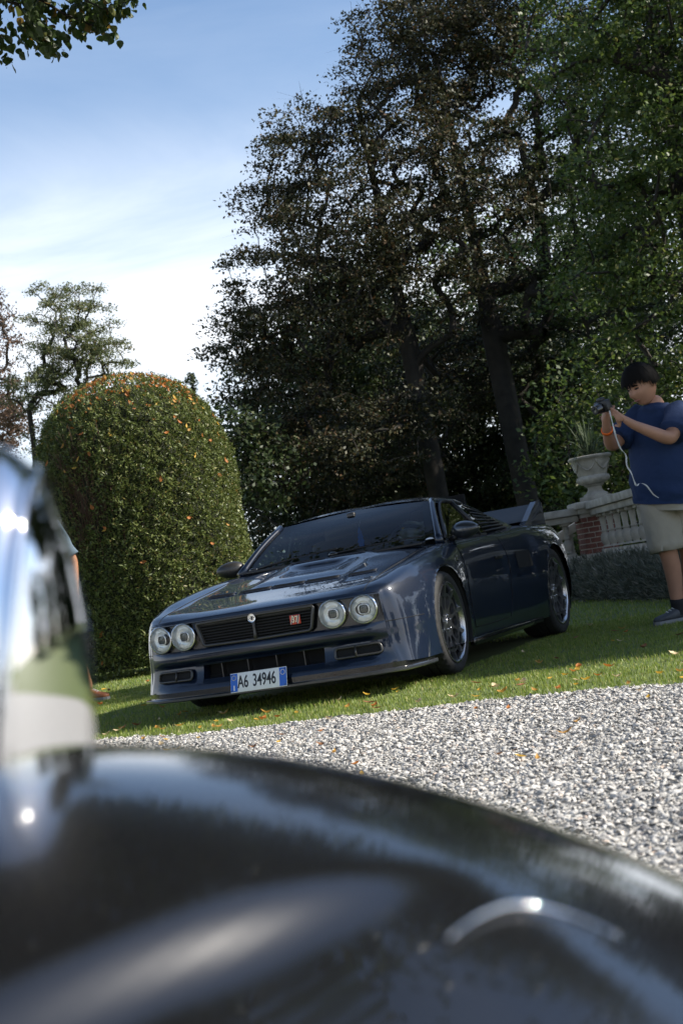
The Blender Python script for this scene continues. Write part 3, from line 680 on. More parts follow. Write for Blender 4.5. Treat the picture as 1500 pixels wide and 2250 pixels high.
P = np.stack([X, Y, 0*X], -1)[k]; n = len(P); blades(P, rng.uniform(.02, .045, n), rng.uniform(.007, .012, n), 'grass_far', m_grass, 6, True); print('far blades', n)
for nm, tx in (('grass_near', 'short mown green grass round the navy car and along the gravel'), ('grass_far', 'short mown green grass behind the car towards the balustrade')):
    tag(bpy.data.objects[nm], tx, 'grass', kind='stuff')
bpy.data.objects['grass_near'].name = 'grass'; bpy.data.objects['grass_far'].name = 'grass'

# fallen leaves: each its own object
def leaf_mesh(name, m, seed, L_=.06, W_=.03):
    r = random.Random(seed); t = np.linspace(0, 1, 7); V = []; tw = r.uniform(-.8, .8); cu = r.uniform(.1, .35)
    for q in t:
        wq = W_*math.sin(PI*min(q*1.02, 1))**.8*(1-.25*q); z = L_*cu*(2*q-1)**2; cup = r.uniform(.25, .6)*wq
        for s in (-1, 0, 1): V.append((L_*(q-.5), s*wq*.5*math.cos(tw*(q-.5)), z+cup*abs(s)*.6+s*wq*.4*math.sin(tw*(q-.5)*2)))
    F = [(i*3+j, i*3+j+1, (i+1)*3+j+1, (i+1)*3+j) for i in range(6) for j in range(2)]
    V.append((-L_*.5-.018, 0, .006)); F.append((len(V)-1, 0, 2))
    me = bpy.data.meshes.new(name); me.from_pydata(V, [], F); me.materials.append(m); me.polygons.foreach_set('use_smooth', [True]*len(me.polygons)); return me
lm = [mat('leaf_orange', (.42, .15, .03), .6, trans=.3), mat('leaf_amber', (.50, .27, .06), .6, trans=.3), mat('leaf_brown', (.22, .10, .04), .7, trans=.15), mat('leaf_pale', (.55, .43, .26), .6, trans=.2), mat('leaf_yellow', (.58, .36, .05), .6, trans=.35)]
LEAF = [leaf_mesh('fallen_leaf', lm[i % 5], i, .052+.005*(i % 4), .026+.004*(i % 3)) for i in range(10)]
LCOL = ['orange', 'amber', 'brown', 'pale tan', 'yellow']
def drop_leaf(p, label, group, sc=1., tilt=.25, R=None, name='fallen_leaf'):
    li = random.randrange(10); o = bpy.data.objects.new(name, LEAF[li]); COL.objects.link(o); o.location = p; label = label % LCOL[li % 5]
    o.rotation_euler = R or (random.uniform(-tilt, tilt), random.uniform(-tilt, tilt), random.uniform(0, 6.28)); s = sc*random.uniform(.75, 1.25); o.scale = (s, s, s)
    return tag(o, label, 'leaf', group)
cnt = 0
while cnt < 64:
    x = random.uniform(-1.0, 2.7); y = edge_y(x)+abs(random.gauss(0, .55))
    if y > -.55+abs(x)*.2 and abs(x) < .95: continue
    drop_leaf((x, y, .028), 'curled %s leaf on the sunlit grass in front of the car', 'leaves on the sunlit grass'); cnt += 1
for _ in range(26):
    x = random.uniform(1.05, 2.6); y = random.uniform(-.5, 3.5); drop_leaf((x, y, .026), 'dull %s leaf fallen on the shaded grass beside the car', 'leaves on the shaded grass', .95)
for _ in range(30):
    x = random.uniform(-4.6, -1.2); y = random.uniform(-.6, 4.6)
    drop_leaf((x, y, .026), 'dry %s leaf on the grass between the clipped dome bush and the gravel', 'leaves below the dome bush', 1.15)
for _ in range(40):
    x = random.uniform(-.4, 3.1); y = float(edge_y(x))-random.uniform(.02, 1)**1.3*2.4; drop_leaf((x, y, .026), 'small %s leaf lying on the pale gravel', 'leaves on the gravel', .82)
# ------------------------------------------------------------------ trees and shrubs
m_bark = mat('bark', (.026, .022, .017), .9, var=.35, vscale=5, bump=.8, bscale=14)
def leaf_quads(C, L_, W_, up=.7, seed=0, droop=0.):
    r = np.random.default_rng(seed); n = len(C); nrm = r.normal(size=(n, 3))*(1-up)*1.4; nrm[:, 2] += up; nrm /= np.linalg.norm(nrm, axis=1)[:, None]
    a = r.normal(size=(n, 3)); a[:, 2] -= droop; a -= nrm*(a*nrm).sum(1)[:, None]; a /= np.linalg.norm(a, axis=1)[:, None]; b_ = np.cross(nrm, a)
    l = (L_*r.uniform(.6, 1.3, n))[:, None]; w_ = (W_*r.uniform(.6, 1.3, n))[:, None]
    V = np.stack([C-a*l*.5, C+b_*w_*.5-nrm*l*.06, C+a*l*.5, C-b_*w_*.5-nrm*l*.06], 1)
    F = (np.array([[0, 1, 2, 3]])+4*np.arange(n)[:, None])
    return V.reshape(-1, 3), F
def grow(trunk, tips, r_tip=.012, expo=.47, seed=0, back=.35):
    """attach each tip to the nearest node of the growing skeleton; returns tube segments"""
    r = np.random.default_rng(seed); P = [np.array(p, float) for p in trunk]; par = [-1]+list(range(len(P)-1)); base = P[0]
    c0 = np.mean(trunk, axis=0); order = np.argsort(np.linalg.norm(tips-c0, axis=1))
    A = np.zeros((len(P)+len(tips)*4, 3)); A[:len(P)] = P; n = len(P); par = par+[0]*(len(A)-n); lo = max(2, int(n*.3)); tipidx = []
    for k in order:
        t = tips[k]; d = A[lo:n]-t; cost = np.linalg.norm(d, axis=1)+back*np.maximum(0, d[:, 2])
        j = lo+int(np.argmin(cost)); p0 = A[j]; L_ = np.linalg.norm(t-p0); m_ = 4 if L_ > 1. else 2; pr = j
        for q in range(1, m_+1):
            u = q/m_; p = p0*(1-u)+t*u; p = p+np.array([0, 0, 1])*L_*.08*math.sin(PI*u)+r.normal(0, .035*L_, 3)*(q < m_)
            A[n] = p; par[n] = pr; pr = n; n += 1
        tipidx.append(n-1)
    cntd = np.zeros(n); cntd[tipidx] = 1
    for i in range(n-1, 0, -1): cntd[par[i]] += cntd[i]
    R_ = r_tip*np.maximum(cntd, 1)**expo
    return A[:n], np.array(par[:n]), R_
def tubes(A, par, R_, ns=5):
    idx = np.arange(1, len(A)); p0 = A[par[idx]]; p1 = A[idx]; r1 = R_[idx]; r0 = np.minimum(R_[par[idx]], r1*1.35); T = p1-p0; ln = np.linalg.norm(T, axis=1)+1e-9; T /= ln[:, None]
    p1 = p1+T*(r1*.3)[:, None]
    a = np.where(np.abs(T[:, 2:3]) < .9, [[0, 0, 1.]], [[1., 0, 0]]); u = np.cross(T, a); u /= np.linalg.norm(u, axis=1)[:, None]; v_ = np.cross(T, u)
    th = 2*PI*np.arange(ns)/ns; ring = (np.cos(th)[None, :, None]*u[:, None]+np.sin(th)[None, :, None]*v_[:, None])
    V = np.concatenate([p0[:, None]+ring*r0[:, None, None], p1[:, None]+ring*r1[:, None, None]], 1).reshape(-1, 3)
    f = np.array([[j, (j+1) % ns, ns+(j+1) % ns, ns+j] for j in range(ns)]); F = (f[None]+2*ns*np.arange(len(idx))[:, None, None]).reshape(-1, 4)
    return V, F
def sample_ells(ells, n, seed, shell=.45):
    r = np.random.default_rng(seed); wts = np.array([e[1][0]*e[1][1]*e[1][2] for e in ells])**.8; wts /= wts.sum(); out_ = []
    for e, k in zip(ells, (wts*n).astype(int)+1):
        d = r.normal(size=(k, 3)); d /= np.linalg.norm(d, axis=1)[:, None]; out_.append(np.array(e[0])+d*(r.random(k)**shell)[:, None]*np.array(e[1]))
    return np.concatenate(out_)
def tree(name, label, base, ells, leafmat, ntips=420, per=110, leaf=(.12, .07), clump=(.55, .28), trunk_r=.35, lean=(0, 0), seed=0, th=None, up=.65, group=None, cat='tree', droop=0., r_tip=.012, back=.35, twig=True):
    base = np.array(base, float); root = thing(name, label, cat, tuple(base), group)
    E_ = [(np.array(c)-base, r) for c, r in ells]; H = th or max(c[2]+r[2]*.5 for c, r in E_); c0 = np.average([c for c, _ in E_], axis=0)
    tr = [np.array([lean[0]*t*H+.1*math.sin(3*t+seed), lean[1]*t*H+.1*math.cos(4*t+seed)-.1, H*t]) for t in np.linspace(0, 1, 14)]
    tips = sample_ells(E_, ntips, seed+1); tips = tips[tips[:, 2] > .25]; axd = np.linalg.norm(tips[:, :2]-np.outer(tips[:, 2], np.array(lean)), axis=1); tips = tips[(axd > .8) | (tips[:, 2] > .62*H) | (trunk_r < .24) | (trunk_r > .4)]
    A, par, R_ = grow(tr, tips, r_tip, seed=seed, back=back); R_ = R_*(trunk_r/R_[0]) if R_[0] > trunk_r else R_; R_[0] = trunk_r*1.25; 
    for i in range(14): R_[i] = max(R_[i], trunk_r*(1-.75*i/13))
    V, F = tubes(A, par, R_, 4 if trunk_r < .2 or len(tips) < 450 else 5)
    r = np.random.default_rng(seed+9)
    if twig:   # fine twigs sticking out of the clumps
        k = np.repeat(np.arange(len(tips)), 5); d = r.normal(size=(len(k), 3))*np.array([clump[0], clump[0], clump[1]])*.85+(tips[k]-c0)*.02; q0 = tips[k]; q1 = q0+d
        AA = np.concatenate([q0, q1]); pp = np.concatenate([np.full(len(k), -1), np.arange(len(k))]); u = np.cross(d, [0, 0, 1.]); u /= np.linalg.norm(u, axis=1)[:, None]+1e-9
        w_ = .006*leaf[0]/.1; V2 = np.stack([q0-u*w_, q0+u*w_, q1+u*w_*.3, q1-u*w_*.3], 1).reshape(-1, 3); F2 = np.array([[0, 1, 2, 3]])+4*np.arange(len(k))[:, None]
        F = np.concatenate([F, F2+len(V)]); V = np.concatenate([V, V2])
    mk_np('trunk', V, F, m_bark, root, True)
    k = np.repeat(np.arange(len(tips)), r.poisson(per, len(tips))); dl = r.normal(size=(len(k), 3)); dl *= (r.random(len(k))**.5/np.linalg.norm(dl, axis=1))[:, None]; dl = dl*np.array([clump[0], clump[0], clump[1]])*1.75*r.uniform(.6, 1.15, len(tips))[k][:, None]
    dl[:, 2] -= .12*np.linalg.norm(dl[:, :2], axis=1)
    V, F = leaf_quads(tips[k]+dl, *leaf, up=up, seed=seed+3, droop=droop); mk_np('crown', V, F, leafmat, root)
    return root
m_beech = island_ramp(mat('copper_beech_leaf', (.06, .04, .02), .6, trans=.22), [(0, (.026, .030, .013)), (.5, (.042, .046, .017)), (.8, (.058, .054, .020)), (.93, (.085, .056, .022)), (1, (.13, .064, .026))])
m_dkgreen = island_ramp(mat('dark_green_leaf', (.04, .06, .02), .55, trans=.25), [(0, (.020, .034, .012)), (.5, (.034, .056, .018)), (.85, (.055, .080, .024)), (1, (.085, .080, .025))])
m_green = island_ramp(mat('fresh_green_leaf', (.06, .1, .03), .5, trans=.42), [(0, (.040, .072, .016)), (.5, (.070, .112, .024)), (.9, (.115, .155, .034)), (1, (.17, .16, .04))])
m_thin = island_ramp(mat('pale_green_leaf', (.09, .11, .05), .6, trans=.35), [(0, (.08, .105, .04)), (.6, (.13, .155, .06)), (.92, (.18, .18, .075)), (1, (.22, .14, .06))])
m_rust = island_ramp(mat('rust_leaf', (.12, .07, .045), .6, trans=.3), [(0, (.07, .05, .035)), (.6, (.12, .075, .05)), (1, (.19, .10, .06))])
def gp(px, d): p = dep(px, 1270, d); return (float(p[0]), float(p[1]), 0.)
def E(px, py, d, r): return (dep(px, py, d), r)
D1 = 32
tree('copper_beech', 'tall copper beech with rust tinted leaves and spreading boughs behind the car', gp(1012, D1),
     [E(870, 470, D1, (3.4, 3.2, 3.2)), E(760, 1010, D1-1.5, (2.0, 1.4, .8)), E(900, 900, D1-1.5, (1.6, 1.2, .7)), E(690, 660, D1, (2.5, 2.6, 2.0)), E(930, 140, D1+1, (2.3, 2.3, 1.9)), E(640, 930, D1, (1.9, 2.2, 1.7)), E(560, 760, D1, (1.25, 1.6, 1.1)), E(560, 1040, D1, (1.1, 1.5, 1.3)), E(700, 300, D1, (1.6, 1.6, 1.1)), E(630, 450, D1, (1.2, 1.5, 1.1)), E(1000, 50, D1+1, (2.4, 2.4, 1.6)), E(1000, 800, D1+3.5, (2.2, 1.6, 1.6)), E(820, 1000, D1+3.5, (2.6, 1.6, 1.3))],
     m_beech, 1500, 84, (.098, .056), (.34, .11), .25, (-.055, .0), seed=11, th=11.5, cat='tree')
tree('broadleaf_tree', 'dark green beech with a thick straight trunk between the copper beech and the urn', gp(1205, D1+1.5),
     [E(1180, 350, D1+2, (3.2, 3.2, 3.6)), E(1120, 10, D1+2, (3.2, 3, 2.4)), E(1330, 700, D1+2, (3, 3, 2.2)), E(1150, 850, D1+5, (2.6, 1.6, 1.8)), E(1330, 1000, D1+4, (3, 2.5, 1.2)), E(1400, 200, D1+2, (3, 3, 3))],
     m_dkgreen, 950, 95, (.102, .062), (.36, .13), .295, (-.05, 0), seed=23, th=13, cat='tree')
D2 = 21
tree('maple_tree', 'fresh green tree with sunlit leaf clumps overhanging the balustrade and the person', gp(1640, D2),
     [E(1500, 330, D2, (2.1, 2.4, 2.2)), E(1420, 60, D2, (1.9, 2.2, 1.4)), E(1420, 640, D2, (1.5, 2.0, 1.1)), E(1640, 560, D2, (2.2, 2.2, 2.4)), E(1290, 560, D2+2, (1.0, 1.2, .9)), E(1640, 0, D2, (2.4, 2.4, 1.8)), E(1440, 820, D2+1, (1.4, 1.4, .7))],
     m_green, 600, 115, (.076, .06), (.30, .13), .3, (.0, 0), seed=37, th=9, cat='tree', up=.55)
# lower planting behind the car
sh = [(545, 1010, 30, (1.1, 1.2, 1.9), m_dkgreen), (640, 1040, 37, (1.7, 1.4, 1.6), m_beech), (760, 1030, 38, (1.9, 1.4, 1.9), m_dkgreen), (900, 1000, 39, (2, 1.5, 2.3), m_dkgreen), (1070, 980, 40, (2, 1.5, 2.6), m_dkgreen), (1220, 960, 39, (2, 1.5, 2.8), m_dkgreen), (1300, 990, 26, (1.2, 1.2, 1.8), m_green), (1440, 960, 24, (1.4, 1.2, 2.1), m_green)]
txt = ['dark shrub rising directly behind the clipped dome bush', 'brown tinted shrub behind the windscreen top of the car', 'dark shrub under the drooping beech boughs', 'dark shrub at the foot of the copper beech trunk', 'dark shrub between the two beech trunks', 'dark tall shrub beyond the rear wing of the car', 'leafy green shrub directly behind the stone urn', 'leafy green shrub behind the person in blue']
for i, (x, y, d, r, m_) in enumerate(sh):
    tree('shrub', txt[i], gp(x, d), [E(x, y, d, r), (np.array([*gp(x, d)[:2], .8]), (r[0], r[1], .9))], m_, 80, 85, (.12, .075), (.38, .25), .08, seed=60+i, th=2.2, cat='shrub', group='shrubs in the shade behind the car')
for i, (x, y, d, r) in enumerate([(690, 830, 39, (2.6, 2, 2.6)), (880, 850, 41, (2.8, 2, 3.0)), (1080, 830, 40, (2.8, 2, 3.2)), (1260, 800, 40, (2.8, 2, 3.4))]):
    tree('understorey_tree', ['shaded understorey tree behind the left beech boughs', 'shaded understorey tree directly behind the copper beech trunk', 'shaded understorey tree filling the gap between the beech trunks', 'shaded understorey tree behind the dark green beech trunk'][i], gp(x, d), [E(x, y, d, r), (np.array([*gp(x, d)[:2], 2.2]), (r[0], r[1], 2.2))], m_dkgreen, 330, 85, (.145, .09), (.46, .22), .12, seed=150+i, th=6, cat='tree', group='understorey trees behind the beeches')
# far planting seen through the gaps
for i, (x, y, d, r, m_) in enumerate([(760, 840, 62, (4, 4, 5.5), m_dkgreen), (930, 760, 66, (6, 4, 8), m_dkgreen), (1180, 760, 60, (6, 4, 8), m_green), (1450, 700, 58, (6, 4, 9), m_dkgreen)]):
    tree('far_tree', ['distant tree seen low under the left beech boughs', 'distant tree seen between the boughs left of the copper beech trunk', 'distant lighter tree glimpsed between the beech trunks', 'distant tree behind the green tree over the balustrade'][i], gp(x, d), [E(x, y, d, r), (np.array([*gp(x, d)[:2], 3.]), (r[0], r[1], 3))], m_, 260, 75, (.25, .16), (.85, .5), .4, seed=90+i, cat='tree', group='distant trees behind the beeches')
tree('sparse_tree', 'thin pale green tree with sky showing through, beyond the clipped dome bush', gp(118, 46), [E(150, 720, 46, (1.5, 1.6, 2.1)), E(220, 770, 46, (1.3, 1.5, 1.0)), E(110, 840, 46, (1.6, 1.6, 1.2)), E(150, 950, 46, (1.6, 1.5, 1.3))], m_thin, 380, 80, (.09, .045), (.24, .12), .17, (0.01, 0), seed=41, th=8, up=.4, r_tip=.011)
tree('copper_tree', 'rust brown leafed tree at the far left beside the thin pale tree', gp(-70, 50), [E(-50, 760, 50, (1.6, 1.6, 2.6)), E(-40, 940, 50, (1.9, 1.6, 1.6)), E(20, 930, 48, (.9, 1, 1.0))], m_rust, 260, 70, (.11, .065), (.28, .15), .25, seed=43, th=8, up=.4)
tree('conifer', 'tiny dark pointed conifer tip between the dome bush and the beech', gp(418, 60), [(np.array([*gp(418, 60)[:2], 4.]), (1.1, 1.1, 3.4)), (dep(418, 870, 60), (.45, .45, 1.3)), (dep(419, 845, 60), (.16, .16, .7))], m_dkgreen, 130, 60, (.2, .07), (.16, .14), .15, seed=45, th=9.5, back=0)
# shade trees standing to the right of the view: they shade the lawn, the person and the car's flank
def world_tree(nm, lab, base, ells, m_, n, per, leaf, clump, tr, seed, grp=None): return tree(nm, lab, base, ells, m_, n, per, leaf, clump, tr, seed=seed, group=grp)
shade_a = world_tree('shade_tree', 'broad green tree to the right of the lawn shading the car and balustrade', (15.5, 8.5, 0), [((14.5, 8.15, 9.0), (4.9, 5.2, 3.0)), ((18, 13.5, 10), (5.5, 6, 4))], m_dkgreen, 460, 125, (.33, .25), (.6, .32), .5, 71)
tag(shade_a, group='trees right of the lawn')
shade_b = world_tree('shade_tree', 'broad green tree further back on the right, behind the first shade tree', (16, 30, 0), [((16, 29, 10.5), (7.5, 7, 5)), ((10, 24, 10), (5, 5, 4)), ((22, 24, 13), (6, 6, 5))], m_dkgreen, 260, 90, (.42, .3), (.95, .45), .5, 73)
tag(shade_b, group='trees right of the lawn')
for i, (x, y, h) in enumerate([(5.5, 25, 6), (9.5, 23, 6.5), (13.5, 20.5, 6), (17.5, 17, 6), (21.5, 12, 6), (24, 6, 6.5)]):  # unseen row added so the car's flank mirrors dark foliage
    tree('added_bush', ['tall added bush ending the unseen row behind the balustrade', 'tall added bush second in the unseen row behind the balustrade', 'tall added bush third in the unseen row behind the balustrade', 'tall added bush fourth in the unseen row behind the balustrade', 'tall added bush fifth in the unseen row behind the balustrade', 'tall added bush at the drive end of the unseen row'][i], (x, y, 0), [((x, y, h*.55), (2.9, 2.4, h*.5)), ((x, y, 1.2), (2.7, 2.2, 1.2))], m_dkgreen, 90, 60, (.42, .3), (.8, .5), .15, seed=130+i, th=4, cat='bush', group='added bush row right of the lawn')
shade_c = world_tree('shade_tree', 'tall added unseen tree right of the beeches, shading their trunks', (8.5, 27.5, 0), [((8.5, 27.5, 10), (5.8, 6.5, 5.8)), ((12, 24, 7), (4.5, 4.5, 4))], m_dkgreen, 260, 90, (.42, .3), (.85, .42), .5, 75)  # unseen tree added to keep the sun off the beech trunks
tag(shade_c, group='trees right of the lawn')
# linden bough hanging in from the left, with single heart shaped leaves
LB = np.array([-5.2, 1.0, 0]); m_lind = island_ramp(mat('linden_leaf', (.05, .09, .025), .45, trans=.4), [(0, (.035, .06, .015)), (.6, (.06, .095, .022)), (1, (.14, .14, .03))])
lind = thing('linden_tree', 'linden tree whose leafy bough hangs into the sky above the dome bush', 'tree', tuple(LB))
def leaf_heart(name, m, seed):
    r = random.Random(seed); V = [(0, 0, 0)]; out_ = [(-.012, -.004), (-.03, .004), (-.036, .024), (-.026, .048), (-.008, .068), (0, .078), (.008, .068), (.026, .048), (.036, .024), (.03, .004), (.012, -.004)]
    V = [(0, .004, 0), (0, .078, -.012), (0, .04, -.004)]
    ring = [(x, y, -.25*abs(x)+.004*math.sin(y*90+seed)-.1*y*r.uniform(.5, 1.5)) for x, y in out_]
    V = [(0, .03, 0)]+ring; F = [(0, i+1, i+2) for i in range(len(ring)-1)]+[(0, len(ring), 1)]
    V += [(-.0012, -.004, 0), (.0012, -.004, 0), (0, -.04, .008)]; k = len(V); F.append((k-3, k-2, k-1))
    me = bpy.data.meshes.new(name); me.from_pydata(V, [], F); me.materials.append(m); return me
LM = [leaf_heart('leaf', mat('linden_leaf_%d' % i, c, .45, trans=.4), i) for i, c in enumerate([(.035, .06, .014), (.05, .085, .02), (.065, .10, .024), (.045, .075, .02), (.12, .13, .03), (.20, .13, .03)])]
DL = 11.6
boughs = [[(-600, -160), (-200, -70), (40, 10), (90, 75), (130, 105)], [(-200, -90), (120, -30), (230, 20), (290, 0)], [(-200, -60), (-40, 30), (-15, 90), (0, 125)], [(40, -30), (140, 30), (200, 55), (232, 60)], [(-80, -60), (60, -10), (60, 60), (72, 95)], [(-150, -100), (100, -50), (180, 0), (190, 50)]]
V_all = []; tipsL = []
b = MB(); b.tube([(-5.2, 1.0, 0), (-5.15, 1.05, 2.), (-5.1, 1.0, 4.2), (-5.0, 1.0, 6.5)], [.24, .19, .16, .1], 10)
b.tube([(-5.1, 1.0, 4.2), *[tuple(dep(x, y, DL)) for x, y in boughs[0]]], [.09, .05, .03, .014, .007, .004], 6)
for q, bg_ in enumerate(boughs[1:]): b.tube([tuple(dep(x, y, DL-.12+.1*q)) for x, y in bg_], np.linspace(.016, .003, len(bg_)), 5)
for e_ in ((-4, -1, 7.9), (-.6, -3.6, 7.6), (2.0, -4.6, 7.2), (1.0, -1.4, 6.5), (4.0, -.6, 6.3), (2.6, 1.4, 6.7)): b.tube(crom([(-5.05, 1.0, 5.6), ((-5+e_[0])/2, (1+e_[1])/2, 7.3), e_], 5), np.linspace(.10, .02, 11), 6)
b.v = [tuple(np.array(p)-LB) for p in b.v]; b.build('trunk', m_bark, lind)
r = random.Random(5); cntl = 0
for bi, bg_ in enumerate(boughs):
    pts = crom(np.array(bg_, float), 8); 
    for p in pts:
        if p[0] < -60: continue
        for _ in range(6 if bi else 7):
            q = dep(p[0]+r.gauss(0, 19), p[1]+r.gauss(-4, 17), DL-.12+.1*bi+r.gauss(0, .12))
            o = bpy.data.objects.new('leaf', r.choice(LM[:4]*4+LM[4:])); COL.objects.link(o); o.parent = lind; o.location = q-LB
            o.rotation_euler = (r.uniform(-2.6, -.9), r.uniform(-.6, .6), r.uniform(0, 6.28)); s = r.uniform(.75, 1.15); o.scale = (s, s, s); cntl += 1
print('linden leaves', cntl)
# unseen rest of its crown, spread overhead to darken the black wing's reflections
tips = sample_ells([((-5.0, .8, 7.0), (2.2, 2.2, 1.3)), ((-4, -1, 7.9), (3.2, 3.2, 1.5)), ((-.6, -3.6, 7.4), (3.2, 2.6, 1.0)), ((2.0, -4.6, 7.0), (2.8, 2.2, .9)), ((1.0, -1.4, 6.3), (3.4, 2.4, 1.1)), ((4.2, -.6, 6.1), (2.2, 2.2, 1.0)), ((-.9, .6, 6.9), (2.6, 1.8, .5)), ((2.6, 1.4, 6.5), (2.4, 1.6, .5))], 620, 3); k = np.repeat(np.arange(len(tips)), 110)
Vv, Ff = leaf_quads(tips[k]+rng.normal(size=(len(k), 3))*np.array([.44, .44, .2])-LB, .155, .13, .5, 4)
mk_np('crown', Vv, Ff, m_lind, lind)
b = MB()
for _ in range(46):
    p = random.choice([(70, 110), (90, 112), (140, 110), (215, 68), (205, 70), (10, 140), (60, 105), (105, 112), (298, 12)]); c = dep(p[0]+random.gauss(0, 7), p[1]+random.gauss(0, 4), DL)-LB; b.ell(c, (.004,)*3, 6)
b.build('seed_balls', m_bark, lind)['kind'] = 'stuff'

for i, (x, y) in enumerate([(-28, -42), (-10, -50), (9, -52), (27, -46), (42, -28)]):  # added behind the camera to darken reflections in the chrome and the nose
    world_tree('added_drive_tree', ['added unseen tree beyond the drive on the far left', 'added unseen tree beyond the drive, left of its middle', 'added unseen tree beyond the drive, right of its middle', 'added unseen tree beyond the drive on the right', 'added unseen tree standing east of the drive'][i], (x, y, 0), [((x, y, 6.0), (7.5, 5, 5)), ((x+2, y, 2.4), (6.5, 4.5, 2))], m_dkgreen, 90, 60, (.7, .55), (1.0, .6), .3, 110+i, 'added unseen trees beyond the drive')
# ------------------------------------------------------------------ clipped dome bush
HB = np.array([-4.88, 6.24, 0.]); HR, HH = 1.16, 3.50
m_core = mat('yew_core', (.018, .022, .010), .95); m_yew = island_ramp(mat('yew_sprig', (.05, .075, .02), .5, trans=.25), [(0, (.045, .065, .016)), (.35, (.09, .125, .028)), (.7, (.145, .18, .045)), (.92, (.21, .235, .075)), (1, (.23, .17, .05))])
m_twig = mat('bare_twig', (.10, .055, .035), .8)
bush = thing('dome_bush', 'large clipped dome shaped yew bush sprinkled with orange leaves beside the car', 'bush', tuple(HB))
def dome(t, a):        # t 0 bottom .. 1 top ; profile of the bush
    z = HH*t; zz_ = np.clip((z-(HH-1.35))/1.35, 0, 1); base_r = HR*(1-.16*(1-np.clip(z/1.2, 0, 1))**2)*(1+.02*np.sin(z*2.1)); r_ = base_r*np.sqrt(np.clip(1-zz_**2.2, 0, 1))
    l = 1+.018*np.sin(3*a+1.3+z*1.1)+.014*np.sin(7*a+2.1*z)+.008*np.sin(17*a+5*z)
    return r_*l, z
n = 165000; r = np.random.default_rng(12); t = r.random(n)**.92; a = r.random(n)*2*PI
# even out by area: reject near the top where the ring is small
R0, Z0 = dome(t, a); keep = r.random(n) < np.clip(R0/HR, .12, 1); t, a, R0, Z0 = t[keep], a[keep], R0[keep], Z0[keep]
e = 1e-3; R1, Z1 = dome(np.clip(t+e, 0, 1), a); nz = -(R1-R0); nr = (Z1-Z0); ln = np.sqrt(nz**2+nr**2)+1e-9; nr, nz = nr/ln, nz/ln
out_n = np.stack([nr*np.cos(a), nr*np.sin(a), nz], -1)
dth = r.exponential(.03, len(t)); lump = .025*np.sin(a*4+Z0*2.6)*np.sin(Z0*3.1+1)+.035*np.sin(a*23+Z0*9)*np.sin(Z0*17-a*5)+.02*np.sin(a*51+3*Z0)*np.sin(Z0*37)
C = np.stack([R0*np.cos(a), R0*np.sin(a), Z0], -1)+out_n*(lump-dth+.02)[:, None]
va = np.arctan2(CAM[1]-HB[1], CAM[0]-HB[0])
bare = np.exp(-(((a-va+.62+PI) % (2*PI)-PI)/.26)**2-((Z0-2.0)/.45)**2)   # thin patch on one side
keep = r.random(len(t)) > .93*bare; C, out_n, a2, Z2 = C[keep], out_n[keep], a[keep], Z0[keep]
ax = out_n*.55+r.normal(size=C.shape)*.6+np.array([0, 0, .1]); ax /= np.linalg.norm(ax, axis=1)[:, None]
sd = np.cross(ax, r.normal(size=C.shape)); sd /= np.linalg.norm(sd, axis=1)[:, None]; l = r.uniform(.025, .062, len(C))[:, None]; w_ = l*r.uniform(.22, .42, len(C))[:, None]
V = np.stack([C-ax*l*.45, C+sd*w_*.5, C+ax*l*.55, C-sd*w_*.5], 1).reshape(-1, 3); F = np.array([[0, 1, 2, 3]])+4*np.arange(len(C))[:, None]
mk_np('foliage', V, F, m_yew, bush); print('yew', len(C))
b = MB(); aa = np.linspace(0, 2*PI, 49); b.grid([[((dome(q, x)[0]-.10*(q < .99))*math.cos(x), (dome(q, x)[0]-.10*(q < .99))*math.sin(x), dome(q, x)[1]-.08*q) for x in aa] for q in np.linspace(.03, 1, 30)]); b.build('core', m_core, bush, fix=True)
b = MB()
for _ in range(170):
    x = va-.62+random.gauss(0, .2); z = random.uniform(1.3, 2.6); q = dome(z/HH, x)[0]
    b.tube([((q-.09)*math.cos(x), (q-.09)*math.sin(x), z-.2), ((q-.04)*math.cos(x+.02), (q-.04)*math.sin(x+.02), z), ((q+.0)*math.cos(x+random.gauss(0, .05)), (q+.0)*math.sin(x+.03), z+random.uniform(.1, .35))], [.006, .004, .002], 4, cap=False)
b.build('bare_twigs', m_twig, bush)['kind'] = 'stuff'
b = MB(); b.tube([(0, 0, 0), (0, 0, 1.2)], [.14, .1], 8); b.build('stem', m_bark, bush)
r = np.random.default_rng(21); k = 620; tt = np.clip(1-np.abs(r.normal(0, .075, k)), .5, .995); x = va+r.uniform(-1.9, 1.9, k); q, z = dome(tt, x)
Vv, Ff = leaf_quads(np.stack([(q+.012)*np.cos(x), (q+.012)*np.sin(x), z+.012], -1), .05, .022, .4, 5); mk_np('leaf_litter', Vv, Ff, lm[0], bush)['kind'] = 'stuff'
r = random.Random(8)
for i in range(138):
    tt = 1-abs(r.gauss(0, .16)) if r.random() < .8 else r.uniform(.05, .8)
    tt = min(max(tt, .03), .995); x = va+r.uniform(-1.7, 1.7); q, z = dome(tt, x); q += .015
    nrm = Vector((math.cos(x), math.sin(x), .3+1.5*max(0, tt-.7))).normalized()
    o = drop_leaf(tuple(HB+np.array([q*math.cos(x), q*math.sin(x), z+.01])), '%s fallen leaf caught on the clipped dome bush', 'leaves caught on the dome bush', 1.25)
    o.rotation_euler = (nrm.to_track_quat('Z', 'X').to_matrix() @ Matrix.Rotation(r.uniform(0, 6.28), 3, 'Z') @ Matrix.Rotation(r.uniform(-.5, .5), 3, 'X')).to_euler()
    li = r.choice([0, 1, 4, 5, 6, 9, 0, 5]); o.data = LEAF[li]; o['label'] = '%s fallen leaf caught on the clipped dome bush' % LCOL[li % 5]
